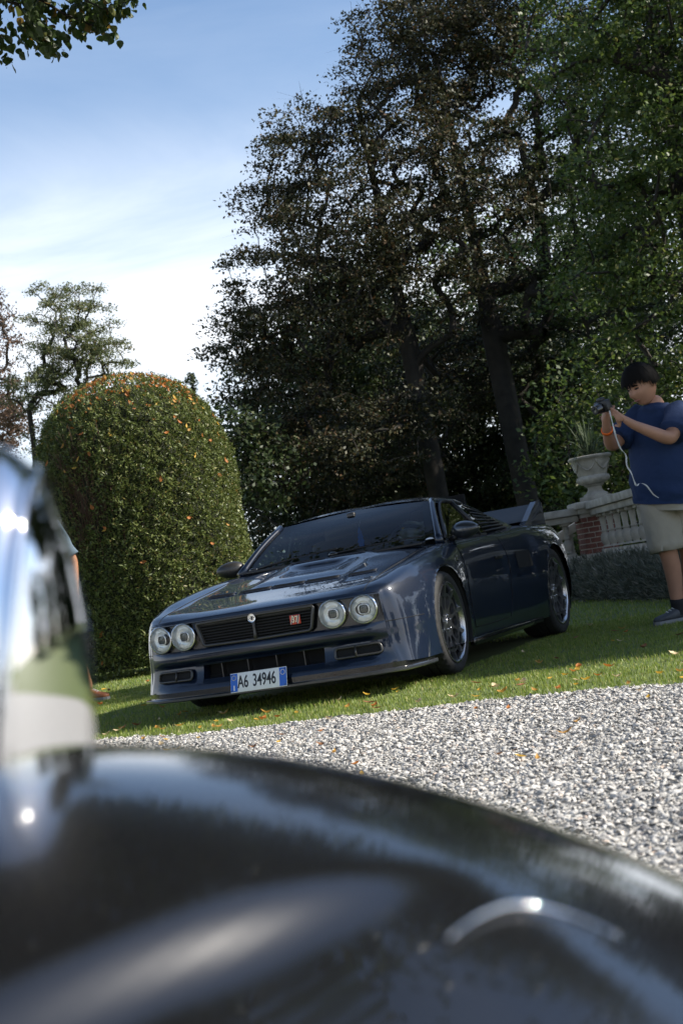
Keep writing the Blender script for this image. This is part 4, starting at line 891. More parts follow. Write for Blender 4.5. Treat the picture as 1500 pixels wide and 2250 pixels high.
# ------------------------------------------------------------------ balustrade, urn, lavender
m_stn = mat('weathered_stone', (.20, .19, .165), .85, col2=(.40, .38, .33), vscale=6, bump=.5, bscale=45)
m_brick = mat('red_brick', (.13, .052, .04), .9, var=.45, vscale=9, bump=.6, bscale=60); m_mort = mat('mortar', (.36, .33, .29), .95, bump=.6, bscale=80)
PC = np.array([-.40, 9.81]); DR = np.array([.443, -.897]); DLt = np.array([-.92, -.39])
BZ0, BZ1, BZ2 = .52, 1.02, 1.185
bal_prof = [(.060, 0), (.060, .035), (.042, .045), (.050, .065), (.050, .075), (.036, .09), (.052, .125), (.064, .165), (.062, .20), (.048, .235), (.034, .255), (.042, .265), (.042, .28), (.033, .29), (.035, .36), (.040, .42), (.043, .435), (.034, .445), (.046, .462), (.060, .465), (.060, .50)]
def baluster_mesh():
    b_ = MB(); b_.lathe(bal_prof[3:-2], (0, 0, 0), 'z', 20); b_.box((0, 0, .0225), (.125, .125, .045)); b_.box((0, 0, .483), (.125, .125, .034)); b_.lathe([(.0001, 0), (.05, .001)], n=8)
    o = b_.build('baluster', m_stn, None, auto=50); me = o.data; bpy.data.objects.remove(o); return me
BM_ = baluster_mesh()
bal = thing('balustrade', 'weathered stone balustrade with a brick pier under the urn', 'balustrade', (PC[0], PC[1], 0))
def run(p, d, length, z1, first, step, n, side):
    ang = math.atan2(d[1], d[0]); R_ = rotz(ang); c = np.array([d[0], d[1], 0])*length/2+np.array([0, 0, 0.])
    for nm, zc, hz, wd in (('plinth', BZ0/2, BZ0, .30), ('rail', z1-.14, .08, .20), ('coping', z1-.05, .095, .30)):
        b_ = MB(); b_.box((0, 0, 0), (length, wd, hz), bev=.012); o = b_.build(nm, m_stn, bal, auto=40); o.location = (*(p-PC+d*length/2), zc); o.rotation_euler = (0, 0, ang)
    for k in range(n):
        o = bpy.data.objects.new('baluster', BM_); COL.objects.link(o); o.parent = bal; q = p-PC+d*(first+step*k); o.location = (q[0], q[1], BZ0-.002); o.rotation_euler = (0, 0, ang); o.scale = (1, 1, (z1-.18-BZ0+.004)/.5)
run(PC+DR*.215, DR, 5.4, BZ2, .22, .36, 14, 1)
run(PC+DLt*.215, DLt, 3.2, BZ2-.045, .17, .275, 10, -1)
# stepped hand rail behind the left run
b = MB(); PB = np.array([-.95, 10.35, 0])-np.array([PC[0], PC[1], 0])
b.box(PB+[0, 0, .84], (1.7, .2, .11), R=rotz(.4)@roty(-.42), bev=.01); b.build('stair_rail', m_stn, bal, auto=40)
for k, dx in enumerate((-.42, -.18, .06, .3)):
    o = bpy.data.objects.new('baluster', BM_); COL.objects.link(o); o.parent = bal; q = PB+rotz(.4)@np.array([dx, 0, 0]); o.location = (q[0], q[1], .30+.42*dx); o.scale = (1, 1, .98)
# pier: stone corner blocks, brick panels, cap
pr = bpy.data.objects.new('pier', None); COL.objects.link(pr); pr.parent = bal; pr.rotation_euler = (0, 0, math.atan2(DR[1], DR[0])+PI/2)
b = MB(); b.box((0, 0, .52), (.40, .40, 1.04)); b.build('pier_core', m_mort, pr, smooth=False)
b = MB(); b.box((0, 0, 1.075), (.46, .46, .07), bev=.012); b.box((0, 0, 1.15), (.54, .54, .09), bev=.015); b.build('pier_cap', m_stn, pr, auto=40)
b = MB(); b.box((0, 0, .26), (.48, .48, .52), bev=.012); b.build('pier_foot', m_stn, pr, auto=40)
BR = None
for row in range(7):
    z = .555+row*.068
    for f in range(4):
        R_ = rotz(f*PI/2); offs = (-.14, .0, .14) if row % 2 else (-.175, -.07, .07, .175)
        for k, q in enumerate(offs):
            wl = .128 if row % 2 or abs(q) < .1 else .058
            if abs(q)+wl/2 > .205: wl = (.205-abs(q))*2
            b_ = MB(); b_.box((0, 0, 0), (wl, .03, .055), bev=.005); o = b_.build('brick', m_brick, pr, smooth=False); p = R_@np.array([q, -.195-random.uniform(0, .003), z]); o.location = p; o.rotation_euler = (0, 0, f*PI/2)
# urn
UP = (PC[0]+.07, PC[1]+.02, BZ2+.012)
urn = thing('garden_urn', 'carved pale stone garden urn standing on the brick pier', 'urn', UP)
b = MB(); b.box((0, 0, .03), (.40, .40, .06), bev=.006); b.lathe([(.18, .06), (.18, .085), (.155, .10), (.12, .125), (.10, .165), (.105, .195), (.14, .215), (.15, .225), (.13, .235)], n=36); b.build('urn_foot', m_stn, urn, auto=50)
b = MB(); n = 72; prof = [(.10, .225), (.17, .24), (.225, .27), (.245, .31), (.232, .345), (.205, .36), (.212, .375), (.235, .46), (.262, .55), (.275, .59), (.30, .60), (.318, .615), (.318, .64), (.30, .65), (.265, .645), (.25, .60), (.20, .50), (.001, .48)]
b.lathe(prof, n=n); Vb = np.array(b.v).reshape(len(prof), n, 3)
th = 2*PI*np.arange(n)/n
for i in (1, 2, 3, 4): Vb[i, :, :2] *= (1+.045*np.cos(12*th))[:, None]
b.v = [tuple(p) for p in Vb.reshape(-1, 3)]; b.build('urn_bowl', m_stn, urn, auto=60)
for k in range(6):          # carved garlands
    t0 = 2*PI*k/6; b = MB(); P = []
    for q in np.linspace(0, 1, 15):
        t_ = t0+q*2*PI/6; z = .56-.12*math.sin(PI*q); rr_ = np.interp(z, [.375, .46, .55, .59], [.212, .235, .262, .275])+.004; P.append((rr_*math.cos(t_), rr_*math.sin(t_), z))
    b.tube(P, [.010+.006*math.sin(PI*i/14)+.003*(i % 2) for i in range(15)], 6)
    b.ell((P[0][0], P[0][1], P[0][2]), (.022, .022, .03), 8); b.build('garland', m_stn, urn)
urn.scale = (.88, .88, .88)
# spiky plant in the urn
plant = thing('spiky_plant', 'spiky grey green plant with drooping outer leaves growing in the urn', 'plant', (UP[0], UP[1], UP[2]+.53))
m_spk = mat('spiky_leaf', (.05, .075, .035), .6, trans=.2, var=.4, vscale=3); m_spd = mat('dry_spiky_leaf', (.20, .16, .09), .8)
r = random.Random(3); LFM = []
def blade_leaf(L_, sag, w_):
    V = []; t = np.linspace(0, 1, 8)
    for q in t: V += [(L_*q*math.cos(.9-sag*q)*.8, -w_/2*(1-q)**.7*(.4+q*2 if q < .3 else 1), L_*q*math.sin(1.1-sag*q*1.5)), (L_*q*math.cos(.9-sag*q)*.8, w_/2*(1-q)**.7*(.4+q*2 if q < .3 else 1), L_*q*math.sin(1.1-sag*q*1.5))]
    return V, [(2*i, 2*i+1, 2*i+3, 2*i+2) for i in range(7)]
for sg, w_ in ((-.1, .022), (.1, .024), (.35, .024), (.7, .022), (1.2, .02)):
    me = bpy.data.meshes.new('leaf'); V_, F_ = blade_leaf(.52, sg, w_); me.from_pydata(V_, [], F_); me.materials.append(m_spd if sg > 1 else m_spk); LFM.append(me)
for k in range(95):
    i = r.choice([0, 0, 1, 1, 2, 2, 3, 4]); o = bpy.data.objects.new('leaf', LFM[i]); COL.objects.link(o); o.parent = plant
    o.rotation_euler = (r.uniform(-.25, .25), r.uniform(-.75, .05) if i < 2 else r.uniform(-.2, .4), r.uniform(0, 6.28)); s = r.uniform(.6, 1.15); o.scale = (s, s, s); o.location = (r.gauss(0, .03), r.gauss(0, .03), r.uniform(-.05, .08))
# low grey lavender hedge in front of the balustrade
m_lav = island_ramp(mat('lavender_leaf', (.1, .11, .08), .8, trans=.15), [(0, (.06, .07, .05)), (.5, (.115, .13, .10)), (.9, (.19, .20, .165)), (1, (.23, .21, .17))])
L0 = np.array([-1.75, 8.95]); L1 = np.array([-.35, 8.95]); L2 = np.array([2.6, 3.6])
def lav(name, label, A_, B_, wd, hh, n, seed):
    r = np.random.default_rng(seed); root = thing(name, label, 'hedge', (float(A_[0]), float(A_[1]), 0)); u = r.random(n); d = (B_-A_); ln = np.linalg.norm(d); d = d/ln; nn = np.array([-d[1], d[0]]); th = r.uniform(0, PI, n); rad = 1-r.exponential(.10, n)
    tuft = 1+.16*np.sin(u*ln*9+2*th)*np.cos(th*5)+.1*np.sin(u*ln*23)
    off = np.cos(th)*wd*rad*tuft; z = np.sin(th)**.7*hh*rad*tuft; C = np.zeros((n, 3)); C[:, :2] = np.outer(u*ln, d)+np.outer(off, nn); C[:, 2] = np.maximum(z, .01)
    dirn = np.zeros((n, 3)); dirn[:, :2] = np.outer(np.cos(th), nn); dirn[:, 2] = np.sin(th)+.5; ax = dirn*.9+r.normal(size=(n, 3))*.45; ax /= np.linalg.norm(ax, axis=1)[:, None]
    sd = np.cross(ax, r.normal(size=(n, 3))); sd /= np.linalg.norm(sd, axis=1)[:, None]; l = r.uniform(.04, .10, n)[:, None]; w_ = l*.2
    V = np.stack([C-ax*l*.3, C+sd*w_*.5, C+ax*l*.7, C-sd*w_*.5], 1).reshape(-1, 3); mk_np('foliage', V, np.array([[0, 1, 2, 3]])+4*np.arange(n)[:, None], m_lav, root)
    b_ = MB(); b_.grid([[(*(d*q*ln+nn*math.cos(x)*wd*.8), max(math.sin(x), 0)**.7*hh*.8) for x in np.linspace(0, PI, 12)] for q in np.linspace(0, 1, 10)]); b_.build('core', m_core, root)
lav('lavender_hedge', 'low grey green lavender hedge running along the foot of the balustrade', L1+np.array([-.0, .1]), L2, .46, .44, 26000, 5)
lav('lavender_hedge', 'short grey lavender hedge behind the rear wheel of the car', L0, L1, .42, .40, 9000, 6)
# ------------------------------------------------------------------ people
m_skin = mat('skin', (.40, .21, .14), .5, var=.08, vscale=12); m_skin2 = mat('skin_tanned', (.50, .24, .13), .5, var=.08, vscale=12)
m_hair = mat('black_hair', (.006, .005, .005), .75, spec=.15); m_tee = mat('navy_tee', (.007, .024, .08), .9, bump=.7, bscale=22)
m_short = mat('khaki_cotton', (.33, .30, .24), .85, bump=.6, bscale=20); m_sock = mat('black_sock', (.012, .012, .014), .9); m_shoe = mat('dark_trainer', (.03, .035, .045), .6, col2=(.06, .07, .08), vscale=14)
m_sole = mat('grey_sole', (.2, .21, .22), .7); m_lace = mat('white_lace', (.6, .6, .6), .7); m_lip_ = mat('lips', (.30, .11, .09), .5); m_eye = mat('eye_dark', (.01, .008, .008), .3)
def skin_mesh(name, J, edges, rad, m, parent, root_key, sub=2):
    keys = list(J); idx = {k: i for i, k in enumerate(keys)}; me = bpy.data.meshes.new(name); me.from_pydata([tuple(map(float, J[k])) for k in keys], [(idx[a_], idx[b_]) for a_, b_ in edges], [])
    o = bpy.data.objects.new(name, me); COL.objects.link(o); o.modifiers.new('s', 'SKIN'); sv = me.skin_vertices[0].data
    for k in keys: q = rad[k]; sv[idx[k]].radius = (q, q) if np.ndim(q) == 0 else q; sv[idx[k]].use_root = (k == root_key)
    s = o.modifiers.new('b', 'SUBSURF'); s.levels = sub; s.render_levels = sub
    dg = bpy.context.evaluated_depsgraph_get(); me2 = bpy.data.meshes.new_from_object(o.evaluated_get(dg)); bpy.data.objects.remove(o)
    me2.name = name; o = bpy.data.objects.new(name, me2); COL.objects.link(o); me2.materials.clear(); me2.materials.append(m); me2.polygons.foreach_set('use_smooth', [True]*len(me2.polygons)); o.parent = parent
    return o
def loft(rings, n=28, wob=.0, seed=0):
    """rings: (centre, half-width vector, half-depth vector)"""
    r = np.random.default_rng(seed); ph = r.uniform(0, 6.28, 4); G_ = []
    for i, (c, u_, v_) in enumerate(rings):
        c, u_, v_ = map(lambda q: np.array(q, float), (c, u_, v_)); row = []
        for j in range(n+1):
            t = 2*PI*(j % n)/n; k = 1+wob*(math.sin(5*t+ph[0]+i*.9)+.6*math.sin(9*t+ph[1]-i*1.3)); ct, st = math.cos(t), math.sin(t); row.append(c+k*(abs(ct)**.85*math.copysign(1, ct)*u_+abs(st)**.85*math.copysign(1, st)*v_))
        G_.append(row)
    return np.array(G_)
def along(P, R_, n=16, wob=0., seed=0, wvec=None):
    b_ = MB(); b_.tube(P, R_, n, cap=False)
    if wob:
        r = np.random.default_rng(seed); b_.v = [tuple(np.array(p)+r.normal(0, wob, 3)) for p in b_.v]
    return b_
def head(parent, c, F_, Lf, Up, sc, skin_m, hair_m, fringe=True):
    """F_ forward, Lf left, Up up unit vectors"""
    B_ = np.stack([F_, Lf, Up], 1); n1, n2 = 40, 30; V = []
    for i in range(n2+1):
        ph = -PI/2+PI*i/n2
        for j in range(n1):
            t = 2*PI*j/n1; x, y, z = math.cos(ph)*math.cos(t), math.cos(ph)*math.sin(t), math.sin(ph); 
            X, Y, Z = x*.098, y*.077, z*.118
            if z < 0: 
                X *= 1-.22*(-z)**1.5 if x < 0 else 1-.02*(-z); Y *= 1-.20*(-z)**1.3; X += .014*(-z) if x > 0 else .01*(-z)
            fx = max(0, x)
            nose_ = math.exp(-((Y)/.012)**2-((Z+.018)/.022)**2)*.034+math.exp(-(Y/.010)**2-((Z-.01)/.02)**2)*.012
            eye_ = -sum(math.exp(-((Y-s_*.031)/.016)**2-((Z-.014)/.010)**2) for s_ in (-1, 1))*.008
            brow = sum(math.exp(-((Y-s_*.030)/.022)**2-((Z-.032)/.009)**2) for s_ in (-1, 1))*.004
            lips = math.exp(-(Y/.022)**2-((Z+.052)/.008)**2)*.007+math.exp(-(Y/.019)**2-((Z+.066)/.008)**2)*.006; chin = math.exp(-(Y/.024)**2-((Z+.096)/.014)**2)*.008
            cheek = sum(math.exp(-((Y-s_*.045)/.022)**2-((Z+.025)/.028)**2) for s_ in (-1, 1))*.006
            X += (nose_+eye_+brow+lips+chin+cheek)*(fx > .15); V.append((X, Y, Z))
    F = [(i*n1+j, i*n1+(j+1) % n1, (i+1)*n1+(j+1) % n1, (i+1)*n1+j) for i in range(n2) for j in range(n1)]
    W_ = lambda P: [tuple(np.array(c)+sc*(B_@np.array(p))) for p in P]
    h = mk('head', W_(V), F, skin_m, parent)
    for s_ in (-1, 1):
        b_ = MB(); b_.ell((-.008, s_*.077, .0), (.017, .008, .030), 14); b_.v = W_(b_.v); b_.build('ear', skin_m, h)
        b_ = MB(); b_.ell((.083, s_*.031, .012), (.012, .016, .0055), 12); b_.v = W_(b_.v); b_.build('eye', m_eye, h)
        b_ = MB(); b_.tube([(.090, s_*.013, .028), (.093, s_*.03, .034), (.083, s_*.05, .028)], [.004, .0055, .003], 6); b_.v = W_(b_.v); b_.build('eyebrow', hair_m, h)
    b_ = MB(); b_.ell((.095, 0, -.0575), (.010, .023, .006), 12); b_.v = W_(b_.v); b_.build('mouth', m_lip_, h)
    # hair: thick cap with a fringe and ragged edge
    n1, n2 = 64, 18; V = []; r = np.random.default_rng(4)
    for i in range(n2+1):
        for j in range(n1):
            t = 2*PI*j/n1; ct = math.cos(t); edge = -.10 if ct < .1 else (.36 if ct > .55 else -.02+.38*(ct-.1)/.45)
            if not fringe: edge += .2
            edge += .05*math.sin(j*2.4)+.03*math.sin(j*5.1); ph = math.asin(max(-1, min(1, edge)))+(PI/2-math.asin(max(-1, min(1, edge))))*i/n2
            k = 1+.02*math.sin(j*2.4+i)+.012*math.sin(j*5.1-i*2)
            X, Y, Z = math.cos(ph)*ct*.118*k, math.cos(ph)*math.sin(t)*.096*k, math.sin(ph)*.138*k
            if ct > .2 and i < 7: X += .012*(1-i/7); 
            V.append((X-.004, Y, Z+.004))
    F = [(i*n1+j, i*n1+(j+1) % n1, (i+1)*n1+(j+1) % n1, (i+1)*n1+j) for i in range(n2) for j in range(n1)]
    mk('hair', W_(V), F, hair_m, h)
    # loose locks: tapered strips lying on the cap and hanging past its rim
    SV, SF = [], []
    for _ in range(420):
        t = r.uniform(0, 2*PI); ct = math.cos(t); e0 = (-.16 if ct < .1 else (.26 if ct > .55 else -.08+.34*(ct-.1)/.45)) if fringe else .1
        p1_ = e0+r.normal(0, .07); p0_ = p1_+r.uniform(.5, 1.0); k = 1.02+r.uniform(0, .05); base = len(SV); dt = r.normal(0, .12); wd = r.uniform(.003, .006)
        for q in range(5):
            u = q/4; ph = p0_+(p1_-p0_)*u; ph = min(ph, 1.5); tt = t+dt*u; kk = k+.03*u*(ct > .3)
            c_ = np.array([math.cos(ph)*math.cos(tt)*.118*kk-.004+(.012*u if ct > .2 else 0), math.cos(ph)*math.sin(tt)*.096*kk, math.sin(ph)*.138*kk+.004]); sd_ = np.array([-math.sin(tt), math.cos(tt), 0])*wd*(1-.8*u)
            SV += [c_-sd_, c_+sd_]
        SF += [(base+2*q, base+2*q+1, base+2*q+3, base+2*q+2) for q in range(4)]
    mk('hair_locks', W_(SV), SF, hair_m, h)['kind'] = 'stuff'
    return h
from mathutils import noise as mnoise
def crease(o, amp=.010, sc=(9, 9, 22), z0=None):
    """cloth folds: push vertices along their normals by stretched noise"""
    me = o.data; bm = bmesh.new(); bm.from_mesh(me); bmesh.ops.subdivide_edges(bm, edges=bm.edges[:], cuts=1, use_grid_fill=True); bm.normal_update()
    for q in bm.verts:
        p = q.co; k = mnoise.noise(Vector((p.x*sc[0]+p.z*5, p.y*sc[1]-p.z*4, p.z*sc[2])))+.7*abs(mnoise.noise(Vector((p.x*13+p.z*8, p.y*13-p.z*9, p.z*20)))); q.co = p+q.normal*amp*k
    bm.to_mesh(me); bm.free(); me.polygons.foreach_set('use_smooth', [True]*len(me.polygons)); return o
def unit(v_): v_ = np.array(v_, float); return v_/np.linalg.norm(v_)
R0_ = np.array([math.cos(YAW), -math.sin(YAW), 0]); F0_ = np.array([math.sin(YAW), math.cos(YAW), 0]); U0_ = np.array([0, 0, 1.])   # view aligned right / away / up
def shoe(parent, ankle, toe, ground=0., m=m_shoe):
    d = np.array(toe)-np.array(ankle); d[2] = 0; d = unit(d); s_ = np.cross(U0_, d); base = np.array([ankle[0], ankle[1], ground]); Lh = .29
    rings = []
    for t, hw, hh in ((-.075, .028, .045), (-.06, .038, .085), (-.01, .041, .098), (.05, .043, .078), (.10, .047, .058), (.15, .049, .048), (.185, .042, .040), (.205, .024, .028)):
        rings.append((base+d*t+U0_*(.022+hh/2), s_*hw, U0_*(hh/2)))
    b_ = MB(); b_.grid(loft(rings, 20)); b_.add([rings[0][0]-d*.006]+list(loft(rings[:1], 20)[0][:-1]), [(0, i+1, (i+1) % 20+1) for i in range(20)]); b_.add([rings[-1][0]+d*.006]+list(loft(rings[-1:], 20)[0][:-1]), [(0, (i+1) % 20+1, i+1) for i in range(20)])
    so_ = b_.build('shoe', m, parent, fix=True)
    b_ = MB(); 
    pts = [(base+d*t, hw) for t, hw in ((-.085, .02), (-.06, .042), (0, .045), (.08, .049), (.15, .053), (.195, .042), (.215, .016))]
    L_ = [p+s_*h_ for p, h_ in pts]+[p-s_*h_ for p, h_ in pts[::-1]]; k = len(L_); b_.v = [tuple(p+U0_*.002) for p in L_]+[tuple(p+U0_*.030) for p in L_]; b_.f = [tuple(range(k)), tuple(range(2*k-1, k-1, -1))]+[(i, (i+1) % k, k+(i+1) % k, k+i) for i in range(k)]; b_.build('sole', m_sole, so_, smooth=False, fix=True)
    for t in (.04, .065, .09):
        b_ = MB(); zt = np.interp(t, [-.01, .05, .10, .15], [.12, .10, .08, .07]); b_.tube([base+d*t+s_*.026+U0_*(zt-.012), base+d*(t+.01)+U0_*(zt+.004), base+d*t-s_*.026+U0_*(zt-.012)], .004, 5); b_.build('lace', m_lace, so_)
    return so_
FING = [('t', -.9, .055), ('i', -.35, .075), ('m', -.1, .08), ('r', .15, .075), ('p', .4, .06)]
def add_hand(J, E_, Rr, key, wrist, palm, fdir, side, curl):
    """palm vertex then five bent fingers"""
    fdir = unit(fdir); side = unit(side); curl = unit(curl)
    J[key+'palm'] = np.array(palm); E_.append((wrist, key+'palm')); Rr[key+'palm'] = (.030, .022)
    for nm, off, L_ in FING:
        root_ = np.array(palm)+side*off*.055+fdir*(.02 if nm != 't' else -.02); a_ = key+nm+'1'; b_ = key+nm+'2'; c_ = key+nm+'3'
        J[a_] = root_+fdir*L_*.3+(side*off*.03 if nm == 't' else 0); J[b_] = J[a_]+fdir*L_*.3+curl*L_*.25; J[c_] = J[b_]+fdir*L_*.05+curl*L_*.33
        E_ += [(key+'palm', a_), (a_, b_), (b_, c_)]; Rr[a_] = .0105; Rr[b_] = .0095; Rr[c_] = .008
# ---- person by the balustrade looking down at a small camera
DP = 9.9
def J_(px, py, dz=0.): return dep(px, py, DP+dz)
pb = J_(1478, 1366); pb[2] = 0
per = thing('person', 'person in navy tee and khaki shorts looking down at a small camera', 'person', (0, 0, 0))
J = dict(pelvis=J_(1466, 1085), spine=J_(1458, 1005), chest=J_(1452, 935), neck=J_(1443, 896, -.02), nape=J_(1430, 868, -.05),
  lsh=J_(1486, 915, -.16), lel=J_(1472, 966, -.36), lwr=J_(1392, 934, -.42), rsh=J_(1400, 918, .10), rel=J_(1341, 984, .0), rwr=J_(1331, 938, -.2),
  rhip=J_(1442, 1105, -.02), rkn=J_(1468, 1218, -.06), rcalf=J_(1478, 1255, -.02), ran=J_(1487, 1330, .0), lhip=J_(1492, 1100, .02), lkn=J_(1512, 1212, .0), lcalf=J_(1514, 1252, .06), lan=J_(1518, 1322, .12))
J['ran'][2] = .10; J['lan'][2] = .10
Ed = [('pelvis', 'spine'), ('spine', 'chest'), ('chest', 'neck'), ('neck', 'nape'), ('chest', 'lsh'), ('lsh', 'lel'), ('lel', 'lwr'), ('chest', 'rsh'), ('rsh', 'rel'), ('rel', 'rwr'), ('pelvis', 'rhip'), ('rhip', 'rkn'), ('rkn', 'rcalf'), ('rcalf', 'ran'), ('pelvis', 'lhip'), ('lhip', 'lkn'), ('lkn', 'lcalf'), ('lcalf', 'lan')]
Rr = dict(pelvis=.15, spine=.15, chest=.15, neck=.066, nape=.062, lsh=.07, lel=.055, lwr=.034, rsh=.07, rel=.052, rwr=.034, rhip=.10, rkn=.068, rcalf=.066, ran=.042, lhip=.10, lkn=.068, lcalf=.066, lan=.042)
add_hand(J, Ed, Rr, 'L', 'lwr', J_(1358, 914, -.44), J_(1335, 896, -.40)-J_(1358, 914, -.44), U0_*.7+F0_*-.4, F0_*.7-R0_*.3)
add_hand(J, Ed, Rr, 'R', 'rwr', J_(1331, 915, -.26), J_(1336, 892, -.30)-J_(1331, 915, -.26), F0_*-.8+R0_*.3, R0_*.8-F0_*.3)
skin_mesh('body', J, Ed, Rr, m_skin, per, 'pelvis')
fw = unit(-R0_*.80-F0_*.52-U0_*.42); lf = unit(np.cross(U0_, fw)); upv = np.cross(fw, lf)
hd = head(per, J_(1409, 846, -.06), fw, lf, upv, 1.17, m_skin, m_hair)
sv = unit(J['lsh']-J['rsh']); fv = unit(np.cross(sv, U0_)); fv = fv if fv@(-R0_-F0_) > 0 else -fv
def ring(key_c, hw, hd_, dz=0., df=0.): return (np.array(key_c)+U0_*dz+fv*df, sv*hw, fv*hd_)
b = MB(); rings = [ring(J['pelvis'], .235, .185, -.055, .03), ring(J['pelvis'], .238, .19, .0, .03), ring(J['pelvis'], .232, .185, .10, .035), ring(J['spine'], .225, .172, .02, .03), ring(J['spine'], .222, .162, .12, .02), ring(J['chest'], .225, .150, .03, .01), ring(J['chest'], .205, .125, .09, .0), ring(J['neck'], .13, .095, .0, .0), ring(J['neck'], .082, .078, .025, -.005), ring(J['neck'], .074, .072, .032, -.005), ring(J['neck'], .070, .068, .02, -.005)]
b.grid(loft(crom(np.array(rings), 3), 36, .012, 3))
for sh_, el_ in (('lsh', 'lel'), ('rsh', 'rel')):
    s0, e0 = J[sh_], J[el_]; d = e0-s0; inn = s0-(s0-J['chest'])*.45
    b.v += []; q = along([inn, s0+U0_*.01, s0+d*.25, s0+d*.5, s0+d*.72, s0+d*.70], [.10, .092, .088, .090, .094, .082], 20, .003, 5); b.add(q.v, q.f)
crease(b.build('tee_shirt', m_tee, per, fix=True), .016, (6, 6, 10))
b = MB(); c = J['chest']+fv*.152+sv*.09+U0_*.005; b.ell(c, (.006, .006, .013), 8); b.build('chest_logo', m_lace, per)
b = MB(); rings = [ring(J['pelvis'], .222, .17, .04, .02), ring(J['pelvis'], .225, .175, -.04, .02), ring(J['pelvis'], .225, .172, -.10, .015)]; b.grid(loft(crom(np.array(rings), 3), 32, .006, 4))
for hp, kn in (('rhip', 'rkn'), ('lhip', 'lkn')):
    h0, k0 = J[hp]+U0_*.03, J[kn]; d = k0-h0; q = along([h0, h0+d*.2, h0+d*.45, h0+d*.7, h0+d*.93, h0+d*.92], [.125, .128, .125, .122, .124, .105], 22, .004, 6); b.add(q.v, q.f)
crease(b.build('shorts', m_short, per, fix=True), .013, (7, 7, 16))
for an, kn in (('ran', 'rcalf'), ('lan', 'lcalf')):
    a_ = J[an]; d = unit(J[kn]-a_); q = along([a_-U0_*.05, a_, a_+d*.03, a_+d*.065, a_+d*.066], [.044, .047, .048, .051, .046], 16); q.build('sock', m_sock, per)
shoe(per, J['ran'], J['ran']-R0_*.25-F0_*.10); shoe(per, J['lan'], J['lan']-R0_*.22-F0_*.14)
m_band = mat('orange_band', (.75, .13, .01), .5)
w0 = J['rwr']-(J['rwr']-J['rel'])*.16; d = unit(J['rwr']-J['rel']); b = along([w0-d*.012, w0-d*.01, w0+d*.01, w0+d*.012], [.036, .042, .042, .036], 18); tag(b.build('wristband', m_band), 'bright orange wristband on the wrist of the person in navy', 'wristband')
cc = J_(1324, 893, -.36); hc = thing('handheld_camera', 'small black camera with a red accent held up by the person in navy', 'camera', tuple(cc))
Rc = np.stack([unit(R0_*.5-F0_*.8), unit(R0_*.8+F0_*.5+U0_*.25), unit(U0_-R0_*.2)], 1)
b = MB(); b.box((0, 0, 0), (.125, .05, .082), R=Rc, bev=.01); b.box(Rc@np.array([0, 0, .05]), (.05, .045, .025), R=Rc, bev=.008); b.build('camera_body', m_sat, hc, auto=40)
b = MB(); b.lathe([(.036, -.01), (.036, -.05), (.031, -.085), (.026, -.086), (.0001, -.08)], (0, 0, 0), 'y', 24, R=Rc); b.build('lens_barrel', m_blk, hc, auto=40)
b = MB(); b.tube([Rc@np.array([x, .026, z]) for x, z in ((.015, .04), (.02, .0), (.014, -.035))], .0028, 5); b.build('red_accent', mat('accent_red', (.6, .05, .03), .4), hc)
m_cord = mat('white_strap', (.62, .64, .66), .6)
P = [J_(*q) for q in ((1338, 902, -.42), (1346, 935, -.46), (1352, 958, -.44), (1362, 985, -.40), (1374, 1000, -.36), (1376, 1022, -.34), (1386, 1040, -.33), (1394, 1062, -.30), (1398, 1068, -.29), (1404, 1062, -.28), (1418, 1066, -.26), (1434, 1086, -.24), (1446, 1094, -.22))]
P = crom(P, 4); b = MB()
V = []; 
for i, p in enumerate(P): a_ = .9*math.sin(i*.55); sdv = (R0_*math.cos(a_)+F0_*math.sin(a_))*.006; V += [p-sdv, p+sdv, p+sdv+F0_*.0015, p-sdv+F0_*.0015]
b.add(V, [(4*i+k, 4*i+(k+1) % 4, 4*i+4+(k+1) % 4, 4*i+4+k) for i in range(len(P)-1) for k in range(4)]); tag(b.build('wrist_strap', m_cord), 'thin white strap dangling from the small camera to the khaki shorts', 'strap')
# ---- person walking behind the chrome headlamp
DQ = 12.0
def Q_(px, py, dz=0.): return dep(px+14, py, DQ+dz)
p2 = thing('person', 'person in grey blue tee and brown shoes walking by the dome bush', 'person', (0, 0, 0))
J2 = dict(pelvis=Q_(80, 1290), spine=Q_(72, 1220), chest=Q_(66, 1170), neck=Q_(60, 1132), nape=Q_(57, 1116), rsh=Q_(104, 1164, -.02), rel=Q_(148, 1232, .02), rwr=Q_(152, 1300, -.08), lsh=Q_(30, 1168, .02), lel=Q_(10, 1240, .0), lwr=Q_(12, 1305, -.1),
  rhip=Q_(105, 1300), rkn=Q_(142, 1400, -.1), rcalf=Q_(155, 1432, .0), ran=Q_(180, 1490, .05), lhip=Q_(66, 1300), lkn=Q_(62, 1408, .0), lcalf=Q_(64, 1440, .1), lan=Q_(70, 1505, .2))
J2['ran'][2] = .10; J2['lan'][2] = .10
Rr2 = dict(pelvis=.14, spine=.13, chest=.13, neck=.058, nape=.056, rsh=.062, rel=.046, rwr=.030, lsh=.062, lel=.046, lwr=.030, rhip=.09, rkn=.058, rcalf=.058, ran=.038, lhip=.09, lkn=.058, lcalf=.058, lan=.038)
Ed2 = list(Ed[:18]); add_hand(J2, Ed2, Rr2, 'R', 'rwr', Q_(154, 1320, -.1), -U0_, F0_, -R0_); add_hand(J2, Ed2, Rr2, 'L', 'lwr', Q_(14, 1326, -.12), -U0_, F0_, R0_)
skin_mesh('body', J2, Ed2, Rr2, m_skin2, p2, 'pelvis')
fw = unit(R0_*.9-F0_*.3-U0_*.1); lf = unit(np.cross(U0_, fw)); head(p2, Q_(54, 1098), fw, lf, np.cross(fw, lf), 1.05, m_skin2, mat('brown_hair', (.06, .035, .02), .5, bump=.6, bscale=100), False)
